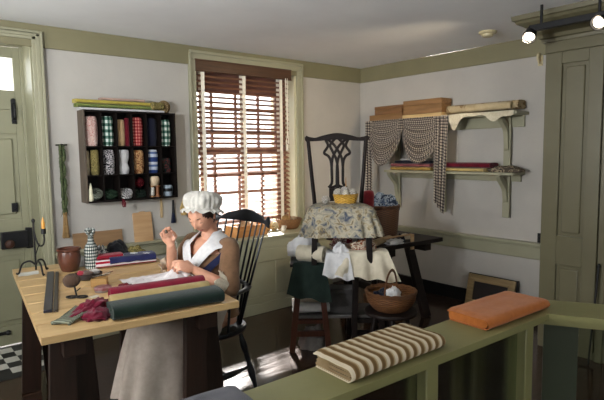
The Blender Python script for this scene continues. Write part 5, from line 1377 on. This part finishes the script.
lb = bolt('cloth_bolt', .70, .13, .075, printed('linen_brown', [(0, (150, 128, 94)), (.5, (178, 160, 126)), (.6, (132, 110, 78))], 9, interp='LINEAR'), (SF + .125, 2.50, TSZ + .022), R(90), 'long wrapped tan cloth bolt along right half of upper shelf', p=3.5, layers=3)
tube_roll('cloth_roll', .42, .033, fabric('pale_wrap', (196, 178, 142), (176, 156, 118)), (SF + .033, 2.40, TSZ + .022), R(90), 'pale cloth roll in front of the long wrapped bolt')
def lace(name, y0, y1, drop, m, label, seed, tip=0.0, over=.02):
    def fn(u, v):
        y = lerp(y0, y1, u)
        if v < .6: x = lerp(SF + .18, SF - .006, v / .6); z = TSZ + .006 + .008 * abs(nz(u * 5 + seed, v * 4))
        else:
            q = (v - .6) / .4; d = drop * (.22 + .9 * math.exp(-((u - tip) / .10) ** 2) + .5 * math.exp(-((u - .80) / .14) ** 2)) * (1 + .25 * math.sin(u * 24 + seed)); z = TSZ + .006 - d * q; x = SF - .008 - .012 * math.sin(q * 1.57) - .006 * math.sin(u * 30) * q
        return (x - SF, y - y0, z - TSZ)
    return tag(MB().grid(fn, 70, 24, .003).build(name, m, None, loc=(SF, y0, TSZ), ang=80), label, 'cloth')
lace('lace_cloth', 2.86, 2.15, .105, fabric('cream_lace2', (216, 206, 182), (198, 186, 156), 60), 'cream lace cloth spread on upper shelf with a hanging point', 3.0, tip=.22)
# lower shelf
G2 = None
bolt('cloth_bolt', .50, .15, .036, fabric('mustard_cloth', (178, 146, 78), (156, 124, 60)), (SF + .09, 3.235, LSZ), R(90), 'mustard folded cloth lowest of the left pile on lower shelf', layers=4)
bolt('cloth_bolt', .48, .14, .034, fabric('rose_cloth', (156, 92, 92), (134, 74, 76)), (SF + .09, 3.24, LSZ + .0365), R(91), 'dusty rose folded cloth above the mustard cloth', layers=4)
bolt('cloth_bolt', .44, .13, .026, M_navy, (SF + .09, 3.22, LSZ + .071), R(89), 'black navy folded cloth above the dusty rose cloth', layers=3)
bolt('cloth_bolt', .34, .12, .022, M_palecl, (SF + .095, 3.20, LSZ + .0975), R(90), 'white folded cloth topmost of the left pile on lower shelf', layers=3)
bolt('cloth_bolt', .46, .15, .034, fabric('sand_cloth2', (190, 166, 108), (168, 144, 86)), (SF + .09, 2.66, LSZ), R(90), 'sand coloured folded cloth under the wine red bolt', layers=4)
bolt('cloth_bolt', .52, .15, .048, fabric('wine_cloth', (104, 16, 36), (78, 10, 26)), (SF + .09, 2.63, LSZ + .0345), R(90), 'wine red bolt of cloth on the lower shelf right side', layers=4)
heap('grey_cloth', SF + .09, 2.26, LSZ, .075, .15, .045, printed('grey_brown', [(0, (84, 74, 64)), (.48, (150, 136, 112)), (.58, (64, 56, 50))], 14), 'loose grey brown cloth at the right end of lower shelf', f=6, amp=.3)
# checked swag over the upper shelf
M_swag = gingham('swag_check', 34, 34, (166, 156, 142), (104, 96, 90), (50, 46, 46))
def swag_part(name, parent, fn, nu, nv, us, vs):
    b = MB().grid(fn, nu, nv, .004, us=us, vs=vs); b.v = [tuple(Vector(p) - Vector((SF, 3.30, TSZ))) for p in b.v]
    return b.build(name, M_swag, parent, ang=80)
sw = thing('checked_swag', 'grey checked cloth swagged over the front of the upper shelf', 'drapery', (SF, 3.30, TSZ))
Y0, Y1, YM = 3.775, 2.80, 3.315
def lobe(ya, yb, sag):
    def fn(u, v):
        y = lerp(ya, yb, u); z = TSZ - .012 - (.03 * (1 - v) * 0) - v * (sag * (max(0.0, math.sin(PI * u)) ** .5) + .055) + .0
        fo = math.sin(v * 3.2 * 2 * PI) * .020 * (.25 + .75 * math.sin(PI * u)) * (1 if v > .02 else 0)
        return (SF - .016 - .05 * v * math.sin(PI * u) - abs(fo), y, z + .002 * nz(u * 9, v * 9))
    return fn
swag_part('left_lobe', sw, lobe(Y0 - .01, YM, .40), 46, 80, .60, .62)
swag_part('right_lobe', sw, lobe(YM, Y1 + .02, .37), 46, 80, .60, .62)
def knot(u, v):
    th = 2 * PI * u; r_ = (.016 + .022 * v + .004 * math.sin(th * 6)); return (SF - .03 - .01 * v + r_ * .5 * math.cos(th), YM + r_ * math.sin(th), TSZ + .004 - .125 * v)
b = MB().grid(knot, 40, 10, .004, closed_u=True, us=.25, vs=.14); b.v = [tuple(Vector(p) - Vector((SF, 3.30, TSZ))) for p in b.v]; b.build('gathered_knot', M_swag, sw, ang=80)
def band(u, v):
    y = lerp(Y0, Y1, u)
    if v < .25: return (SF + .010 - .020 * v / .25, y, TSZ + .0022)
    return (SF - .010 - .004 * math.sin(u * 60), y, TSZ + .0022 - .05 * (v - .25) / .75)
swag_part('top_band', sw, band, 80, 8, 1.0, .05)
def tail(yc, wt_, wb_, zb_l, zb_r, lean, nf):
    def fn(u, v):
        w_ = lerp(wt_, wb_, v); zb = lerp(zb_l, zb_r, u); z = lerp(TSZ - .0, zb, v); y = yc + lean * v - (u - .5) * w_
        fo = .018 * math.sin(u * nf * 2 * PI + v * .8) * (.6 + .4 * v)
        return (SF - .030 - .012 * v + fo, y, z)
    return fn
swag_part('left_tail', sw, tail(3.752, .085, .105, .99, .915, -.012, 2.5), 40, 50, .22, .85)
swag_part('right_tail', sw, tail(2.845, .165, .115, 1.0, .868, .012, 3.0), 44, 50, .30, .9)
# switch and small curtain bracket by the cupboard
tag(MB().b2((-.014, -.02, -.045), (.0, .02, .045)).b2((-.022, -.008, -.016), (-.014, .008, .016)).build('wall_switch', M_black, None, loc=(XB + .001, 2.005, .70), bevel=.003), 'small black switch box on the right wall beside the cupboard', 'switch')
M_crm = plain('cream_bracket', (206, 192, 152), (190, 176, 136), .4)
t = thing('curtain_bracket', 'small cream scrolled bracket high on wall beside cupboard', 'bracket', (XB, 2.045, 2.20))
MB().b2((-.012, -.02, -.055), (.002, .02, .05)).build('back_plate', M_crm, t, bevel=.003)
MB().tube(spline([(-.01, 0, .03), (-.04, 0, .035), (-.055, 0, .01), (-.04, 0, -.02), (-.012, 0, -.035)], 6), .011, 8).build('scroll', M_crm, t)
# ------------------------------------------------------------------ built-in cupboard with cornice
BX, BY = 3.706, 1.724
cb_ = MB().b2((BX, -.6, 0), (XB - .001, BY, H - .001))
struct(cb_.build('trim_13', M_built, bevel=.004))
cr = MB()
prof = [(0, 2.20), (.022, 2.20), (.026, 2.222), (.040, 2.228), (.048, 2.25), (.075, 2.272), (.085, 2.296), (.118, 2.318), (.150, 2.335), (.158, 2.352), (.172, 2.358), (.176, H + .0005), (0, H + .0005)]
def crown_pt(o_, z, e): return {0: (BX - o_, -.6, z), 1: (BX - o_, BY + o_, z), 2: (XB, BY + o_, z)}[e]
n = len(prof); V = [crown_pt(o_, z, e) for e in (0, 1, 2) for o_, z in prof]; F = []
for e in (0, 1):
    for i in range(n - 1): F.append((e * n + i, e * n + i + 1, (e + 1) * n + i + 1, (e + 1) * n + i))
cr.add(V, F)
struct(cr.build('trim_14', M_built, ang=25))
dr = bpy.data.objects.new('door_2', None); col.objects.link(dr); dr.location = (BX - .001, 1.50, .06); struct(dr)
def bd(b, name, m, **k):
    b.v = [(p[0] - BX + .001, p[1] - 1.50, p[2] - .06) for p in b.v]; return b.build(name, m, dr, **k)
DY0, DY1 = 1.335, 1.712
b = MB(); x0, x1 = BX - .030, BX - .001
ly0, ly1 = 1.425, 1.600
b.b2((x0, ly1, .06), (x1, DY1, 2.12)).b2((x0, DY0, .06), (x1, ly0, 2.12))
for z0, z1 in ((.06, .16), (.64, .845), (2.04, 2.12)): b.b2((x0, ly0, z0), (x1, ly1, z1))
b.b2((x0 + .018, ly0, .06), (x1, ly1, 2.1))
bd(b, 'door_slab', M_built, bevel=.003)
b = MB()
for z0, z1 in ((.16, .64), (.845, 2.04)): b.box((x0 + .013, (ly0 + ly1) / 2, (z0 + z1) / 2), (.014, ly1 - ly0 - .05, z1 - z0 - .05))
bd(b, 'raised_panel', M_built, bevel=.007)
struct(MB().b2((BX - .020, 1.28, 0), (BX, 1.330, 2.19)).b2((BX - .016, -.6, 2.125), (BX, BY, 2.2)).build('trim_15', M_built, bevel=.003))
t = thing('iron_poker', 'black iron poker leaning against the cupboard door', 'poker', (3.60, 1.33, 0))
MB().tube([(.0, .0, .002), (.066, -.018, .66)], [.006, .008], 10).build('rod', M_iron, t)
MB().ell((.067, -.018, .672), (.012, .012, .018), nu=12, nv=8).build('knob', M_iron, t)
# ------------------------------------------------------------------ ceiling fittings
t = thing('smoke_detector', 'round cream smoke detector on the ceiling', 'detector', (3.80, 2.235, H))
MB().lathe([(.068, 0), (.068, -.014), (.060, -.020), (0, -.020)], n=32).build('base', M_crm, t)
MB().lathe([(.046, -.020), (.043, -.036), (.034, -.043), (0, -.043)], n=32).build('sensor_cap', M_crm, t)
tr = thing('track_light', 'black ceiling track light with two lit spot heads', 'lamp', (3.40, 1.49, 2.235))
MB().b2((-.022, -.30, -.006), (.022, .20, .034)).build('track_bar', M_black, tr, bevel=.003)
for y in (-.22, .13): MB().tube([(0, y, .028), (0, y, H - 2.235)], .009, 10).build('stem', M_black, tr)
M_bulb = bpy.data.materials.new('lit_bulb'); M_bulb.use_nodes = True
_nt = M_bulb.node_tree; _nt.nodes.clear(); _e = N(_nt, 'ShaderNodeEmission'); _e.inputs['Color'].default_value = (1, .86, .68, 1); _e.inputs['Strength'].default_value = 6.0
_o = N(_nt, 'ShaderNodeOutputMaterial'); _nt.links.new(_e.outputs[0], _o.inputs[0])
HEADS = []
for y, ax in ((.195, Vector((-.62, -.12, -.55))), (-.235, Vector((-.72, .10, -.35)))):
    ax.normalize(); c = Vector((-.012, y, -.022)); 
    hd = MB().lathe([(0, -.065), (.026, -.065), (.034, -.045), (.037, .0), (.045, .029), (.045, .045), (.041, .045), (.034, .016), (0, .005)], c, 22, ax)
    hd.tube([(0, y, .004), c - ax * .02], .007, 8); h = hd.build('spot_head', M_black, tr)
    MB().lathe([(0, .012), (.030, .016), (.034, .026), (.024, .036), (0, .039)], c, 20, ax).build('bulb', M_bulb, h)
    HEADS.append((Vector((3.40, 1.49, 2.235)) + c + ax * .05, ax))
# ------------------------------------------------------------------ checked floor cloth in the door recess
def floorcloth():
    m, nt, b = newmat('checked_floorcloth'); b.inputs['Roughness'].default_value = .5
    tc = N(nt, 'ShaderNodeTexCoord'); ck = N(nt, 'ShaderNodeTexChecker', Scale=11.4); ck.inputs['Color1'].default_value = lin((30, 30, 32)); ck.inputs['Color2'].default_value = lin((200, 198, 190))
    mp = N(nt, 'ShaderNodeMapping'); mp.inputs['Location'].default_value = (.0, .0, .05)
    nt.links.new(tc.outputs['Object'], mp.inputs['Vector']); nt.links.new(mp.outputs['Vector'], ck.inputs['Vector']); nt.links.new(ck.outputs['Color'], b.inputs['Base Color']); return m
fc = thing('floor_cloth', 'black floor cloth with white checks in front of the door', 'rug', (.40, 4.03, 0))
MB().b2((-.34, -.33, .0005), (.50, .325, .004)).build('dark_border', plain('black_oilcloth', (30, 30, 31), (38, 38, 39), .5, 12), fc)
CKY = .107; CKX = .0875
q = MB()
for j, yy in enumerate((-.24, -.133, -.026, .081, .188)):
    for k in range(-3, 5):
        if (k + j) % 2 == 0: q.b2((.305 + (k - 3) * CKX - .0, yy, .0042), (.305 + (k - 2) * CKX, yy + CKY, .0048))
q.build('white_checks', plain('white_checks', (206, 204, 196), (190, 188, 180), .5, 9), fc, smooth=False)
# ------------------------------------------------------------------ visitor barrier in the foreground
CZ = .88
d1 = (Vector((1.77, .786)) - Vector((.15, .871))).normalized()
near = [Vector((.15, .871)), Vector((1.77, .786)), Vector((2.02, .30))]
far = [Vector((.15, 1.012)), Vector((1.878, .973)), Vector((2.215, .37))]
bar_ = thing('visitor_barrier', 'sage green wooden barrier rail with glass in the foreground', 'barrier', (1.2, .95, 0))
def bw(b, name, m, **k):
    b.v = [(p[0] - 1.2, p[1] - .95, p[2]) for p in b.v]; return b.build(name, m, bar_, **k)
def capslab(z0, z1, inset):
    def ins(P, s):   # shift a polyline sideways
        out = []
        for i, p in enumerate(P):
            a = (P[min(i + 1, 2)] - P[max(i - 1, 0)]).normalized(); nrm = Vector((-a.y, a.x)); out.append(p + nrm * s)
        return out
    N_ = ins(near, inset); F_ = ins(far, -inset); b = MB()
    for i in (0, 1):
        V = [(*N_[i], z0), (*N_[i + 1], z0), (*F_[i + 1], z0), (*F_[i], z0), (*N_[i], z1), (*N_[i + 1], z1), (*F_[i + 1], z1), (*F_[i], z1)]
        b.add(V, [(3, 2, 1, 0), (4, 5, 6, 7), (0, 1, 5, 4), (2, 3, 7, 6)] + ([(3, 0, 4, 7)] if i == 0 else [(1, 2, 6, 5)]))
    return b
bw(capslab(CZ - .018, CZ, 0), 'cap_rail', M_rail, smooth=False)
bw(capslab(CZ - .032, CZ - .0182, .016), 'cap_moulding', M_rail, smooth=False)
bw(capslab(CZ - .046, CZ - .0322, .034), 'under_moulding', M_rail, smooth=False)
def post(x, y, w_, rz):
    M3 = Matrix.Rotation(rz, 4, 'Z'); b = MB().box((0, 0, (CZ - .046) / 2), (w_, .07, CZ - .047)); b.v = [tuple(M3 @ Vector(p) + Vector((x, y, 0))) for p in b.v]; bw(b, 'post', M_rail, bevel=.004)
an1 = math.atan2(d1.y, d1.x); 
for t_ in (.36, .655, .985): 
    p = near[0].lerp(near[1], t_) + Vector((-d1.y, d1.x)) * .088; post(p.x, p.y, .055 if t_ < .9 else .05, an1)
d2 = (near[2] - near[1]).normalized(); an2 = math.atan2(d2.y, d2.x)
p = near[1] + d2 * .30 + Vector((-d2.y, d2.x)) * .07; post(p.x, p.y, .05, an2)
p = near[2] + Vector((-d2.y, d2.x)) * .07 - d2 * .03; post(p.x, p.y, .05, an2)
def pane(a, c, name='glass_panel'):
    a = Vector(a); c = Vector(c); d = (c - a).normalized(); nrm = Vector((-d.y, d.x)); q = [a, c, c + nrm * .006, a + nrm * .006]
    b = MB(); b.add([(*p, .06) for p in q] + [(*p, CZ - .047) for p in q], [(3, 2, 1, 0), (4, 5, 6, 7), (0, 1, 5, 4), (1, 2, 6, 5), (2, 3, 7, 6), (3, 0, 4, 7)]); bw(b, name, M_plexi, smooth=False)
nn1 = Vector((-d1.y, d1.x)) * .085; nn2 = Vector((-d2.y, d2.x)) * .07
def seg(t0, t1):
    pane(near[0].lerp(near[1], t0) + nn1, near[0].lerp(near[1], t1) + nn1)
L1 = (near[1] - near[0]).length
for a, c in ((.0, .36 - .03 / L1), (.36 + .03 / L1, .655 - .03 / L1), (.655 + .03 / L1, .985 - .027 / L1)): seg(a, c)
M_bpan = plain('dark_green_panel', (52, 58, 44), (46, 52, 39), .4, 4)
_a = near[1] + nn2 - d2 * .012; _c = near[1] + nn2 + d2 * .10; _n = Vector((-d2.y, d2.x)) * .014
_b = MB(); _b.add([(*p, .02) for p in (_a, _c, _c + _n, _a + _n)] + [(*p, CZ - .047) for p in (_a, _c, _c + _n, _a + _n)], [(3, 2, 1, 0), (4, 5, 6, 7), (0, 1, 5, 4), (1, 2, 6, 5), (2, 3, 7, 6), (3, 0, 4, 7)]); bw(_b, 'wooden_panel', M_bpan, smooth=False)
pane(near[1] + nn2 + d2 * .102, near[1] + d2 * .27 + nn2); pane(near[1] + d2 * .33 + nn2, near[2] - d2 * .06 + nn2)
# cloths on the rail
M_strp = stripes('tan_white_stripe', 32, [(0, (192, 180, 156)), (.36, (116, 92, 58)), (.48, (96, 74, 44)), (.70, (116, 92, 58)), (.84, (160, 144, 112))], 'Y')
c = Vector((1.055, .942)); 
def folded(name, L, W_, Hh, m, c, rz, label, nl=3, r_=.9, cat='cloth'):
    """a cloth folded in layers: rounded fold toward the viewer, layered at the ends"""
    t = thing(name, label, cat, (c.x, c.y, CZ + .0004), rz)
    lh = Hh / nl
    def prof(w0, w1, h0, h1, n=10):       # rounded at -y
        P = []
        for i in range(n + 1):
            a = PI * 1.5 - PI * i / n; rr = (h1 - h0) / 2; P.append((w0 + rr * 1.4 + rr * 1.4 * math.cos(a), (h0 + h1) / 2 + rr * math.sin(a)))
        for i in range(5): P.append((lerp(w0 + .03, w1 - .004, (i + 1) / 5), h1 - .0025 * math.sin((i + 1) / 5 * PI * 2)))
        P.append((w1, h1 - .004)); P.append((w1, h0 + .004)); P.append((w1 - .004, h0))
        for i in range(4): P.append((lerp(w1 - .01, w0 + .04, (i + 1) / 5), h0))
        return P
    for k in range(nl - 1):
        b = MB(); h0 = .004 + k * (Hh - .010) / (nl - 1); h1 = h0 + (Hh - .010) / (nl - 1) - .0012
        P = prof(-W_ / 2 + .008, W_ / 2 - .004 - .004 * k, h0, h1)
        b.loft([[(x, p[0], p[1]) for p in P] for x in [-L / 2 + .004 + (L - .012) * i / 10 for i in range(11)]], uvs=(.3, L)); b.build('inner_layer', m, t, ang=50)
    # the outer layer wraps around: top, front fold and underside
    b = MB(); oo = []; 
    n = 12; rr = Hh / 2; path = [(W_ / 2, Hh - .003)] + [(lerp(W_ / 2, -W_ / 2 + rr, i / 8), Hh - .001 + .002 * nz(i * .8)) for i in range(1, 9)]
    for i in range(1, n): a = PI / 2 + PI * i / n; path.append((-W_ / 2 + rr + rr * 1.02 * math.cos(a), Hh / 2 + (Hh / 2 - .001) * math.sin(a)))
    path += [(lerp(-W_ / 2 + rr, W_ / 2 - .01, i / 4), .002) for i in range(5)]
    def fn(u, v):
        q = v * (len(path) - 1); i = min(int(q), len(path) - 2); f = q - i
        y, z = lerp(path[i][0], path[i + 1][0], f), lerp(path[i][1], path[i + 1][1], f)
        x = lerp(-L / 2, L / 2, u); e = min(u, 1 - u)
        if z > Hh * .5: z -= .006 * (1 - sstep(0, .06, e))
        return (x, y, z + .0015 * nz(x * 14, y * 14) * (1 if z > .01 else 0))
    b.grid(fn, 30, 48, .003, us=.3, vs=L); o = b.build('outer_layer', m, t, ang=60)
    return t, o
def restripe(o, L):       # stripes run across the cloth: swap the coordinates
    uv = o.data.uv_layers[0].data
    for q in uv: q.uv = (q.uv[1], q.uv[0] / .3 * L)
M_inn = fabric('tan_inner', (134, 114, 82), (112, 92, 62))
tS, oS = folded('striped_cloth', .372, .150, .042, M_strp, Vector((1.052, .922)), R(-1.8), 'folded tan and white striped cloth on the barrier rail', 4)
for o in tS.children:
    if o.name.startswith('outer'): restripe(o, .372)
    else: o.data.materials[0] = M_inn
tO, oO = folded('orange_cloth', .375, .160, .038, fabric('orange_wool', (168, 98, 42), (152, 86, 35), 60, .95, 500), Vector((1.645, .900)), R(-3), 'folded orange wool cloth on the barrier rail near the corner', 2)
M_gq = stripes('grey_quilting', 60, [(0, (104, 104, 108)), (.2, (84, 84, 90)), (.7, (92, 92, 98))], 'X')
tG, oG = folded('grey_cloth', .25, .150, .030, fabric('slate_cloth', (88, 88, 94), (74, 74, 80)), Vector((.488, .935)), R(-4), 'folded slate grey cloth at the left end of barrier rail', 2)
# ------------------------------------------------------------------ look-alikes share a group phrase
def grp(phrase, test):
    for o in col.objects:
        if o.parent is None and o.get('label') and not o.get('group') and test(o): o['group'] = phrase
kind_ = lambda o: o.name.split('.')[0]
grp('cloths piled on the pigeonhole shelf', lambda o: kind_(o) in ('cloth_bolt',) and o.location.x < 2.1 and o.location.z > 1.7)
grp('yarn hanks in the pigeonholes', lambda o: kind_(o) == 'yarn_skein')
grp('spools in the pigeonholes', lambda o: kind_(o) == 'thread_spool')
grp('boards leaning on the back rail', lambda o: kind_(o) == 'wooden_board')
grp('yardsticks on the table', lambda o: kind_(o) == 'yardstick')
grp('rolls of cloth along the near table edge', lambda o: kind_(o) in ('cloth_roll', 'cloth_bolt') and o.location.y < 2.5 and o.location.x < 1.5 and o.location.z < 1)
grp('wooden boxes on the upper shelf', lambda o: kind_(o) == 'wooden_box')
grp('folded cloths on the lower shelf', lambda o: kind_(o) == 'cloth_bolt' and o.location.x > 3.8 and o.location.z < 1.5)
grp('sawhorses under the bench board', lambda o: kind_(o) == 'sawhorse')
grp('folded linens on the low plank', lambda o: kind_(o) == 'folded_linen')
grp('folded cloths on the barrier rail', lambda o: kind_(o) in ('striped_cloth', 'orange_cloth', 'grey_cloth') and o.location.y < 1.2)
grp('loose yarn balls on the window sill', lambda o: kind_(o) == 'yarn_ball' and o.location.y > 3.9)
# ------------------------------------------------------------------ camera, light, view
cam = bpy.data.cameras.new('camera'); co = bpy.data.objects.new('camera', cam); col.objects.link(co)
cam.sensor_fit = 'HORIZONTAL'; cam.sensor_width = 36.0; cam.lens = 36.0 * 511.09 / 604.0
cam.clip_start = 0.02
r_ = Vector((0.76727535, -0.6411954, -0.01252989)); u_ = Vector((0.06835806, 0.06234184, 0.99571114)); f_ = Vector((0.63766426, 0.76484113, -0.09166423))
m = Matrix((( r_.x, u_.x, -f_.x), (r_.y, u_.y, -f_.y), (r_.z, u_.z, -f_.z))).to_4x4()
m.translation = Vector((0, 0, 1.45)); co.matrix_world = m
sc.camera = co
def area(name, loc, rot, sx, sy, power, colr, spread=None):
    l = bpy.data.lights.new(name, 'AREA'); l.shape = 'RECTANGLE'; l.size = sx; l.size_y = sy; l.energy = power; l.color = colr
    if spread: l.spread = spread
    o = bpy.data.objects.new(name, l); col.objects.link(o); o.location = loc; o.rotation_euler = rot; return o
W = bpy.data.worlds.new('sky'); sc.world = W; W.use_nodes = True
bg = W.node_tree.nodes['Background']; bg.inputs['Color'].default_value = (0.92, 0.96, 1.0, 1); bg.inputs['Strength'].default_value = 7.0
# daylight portal at the window, so the sky is sampled well
p = area('window_portal', (2.785, YA + .30, 1.48), (R(-90), 0, 0), 1.1, 1.56, 1, (1, 1, 1)); p.data.cycles.is_portal = True
p = area('door_portal', (.5, 4.46, 2.06), (R(-90), 0, 0), .68, .24, 1, (1, 1, 1)); p.data.cycles.is_portal = True
s = bpy.data.lights.new('sun', 'SUN'); s.energy = 100.0; s.color = (1.0, .96, .92); s.angle = R(2.6)
so = bpy.data.objects.new('sun', s); col.objects.link(so)
so.rotation_euler = Vector((-.78, -1.3, -1.12)).to_track_quat('-Z', 'Y').to_euler()
# added fill lamps out of view, tilted up, in place of unseen window light
area('left_fill_light', (XL - .05, 1.85, 1.45), (0, R(-140), 0), 1.35, 1.65, 85, (1.0, .975, .94))
area('front_fill_light', (.2, YF - .05, 1.45), (R(148), 0, 0), 1.55, 1.35, 8, (1.0, .975, .94))
# the track spots, then a ceiling fill
def spot(name, loc, tgt, e, size, blend=.6, colr=(1.0, .80, .55), rad=.03):
    l = bpy.data.lights.new(name, 'SPOT'); l.energy = e; l.spot_size = R(size); l.spot_blend = blend; l.color = colr; l.shadow_soft_size = rad
    o = bpy.data.objects.new(name, l); col.objects.link(o); o.location = loc
    o.rotation_euler = (Vector(tgt) - Vector(loc)).to_track_quat('-Z', 'Y').to_euler(); return o
spot('track_spot_corner', (3.35, 1.66, 2.165), (3.6, 4.1, 1.55), 120, 82, 1.0)
spot('track_spot_counter', (3.36, 1.26, 2.23), (1.7, .9, .88), 5, 120)
spot('ceiling_fill_spot', (-.9, 1.5, 1.75), (.8, 2.6, 2.62), 300, 120, .9, (.92, .96, 1.0), .12)  # added lamp out of view, stands in for light bounced onto the ceiling
sc.view_settings.view_transform = 'Standard'; sc.view_settings.look = 'None'
sc.view_settings.exposure = 0.0; sc.view_settings.gamma = 1.0
sc.cycles.use_denoising = True
sc.cycles.max_bounces = 10; sc.cycles.diffuse_bounces = 5; sc.cycles.transparent_max_bounces = 16
sc.cycles.sample_clamp_indirect = 6.0
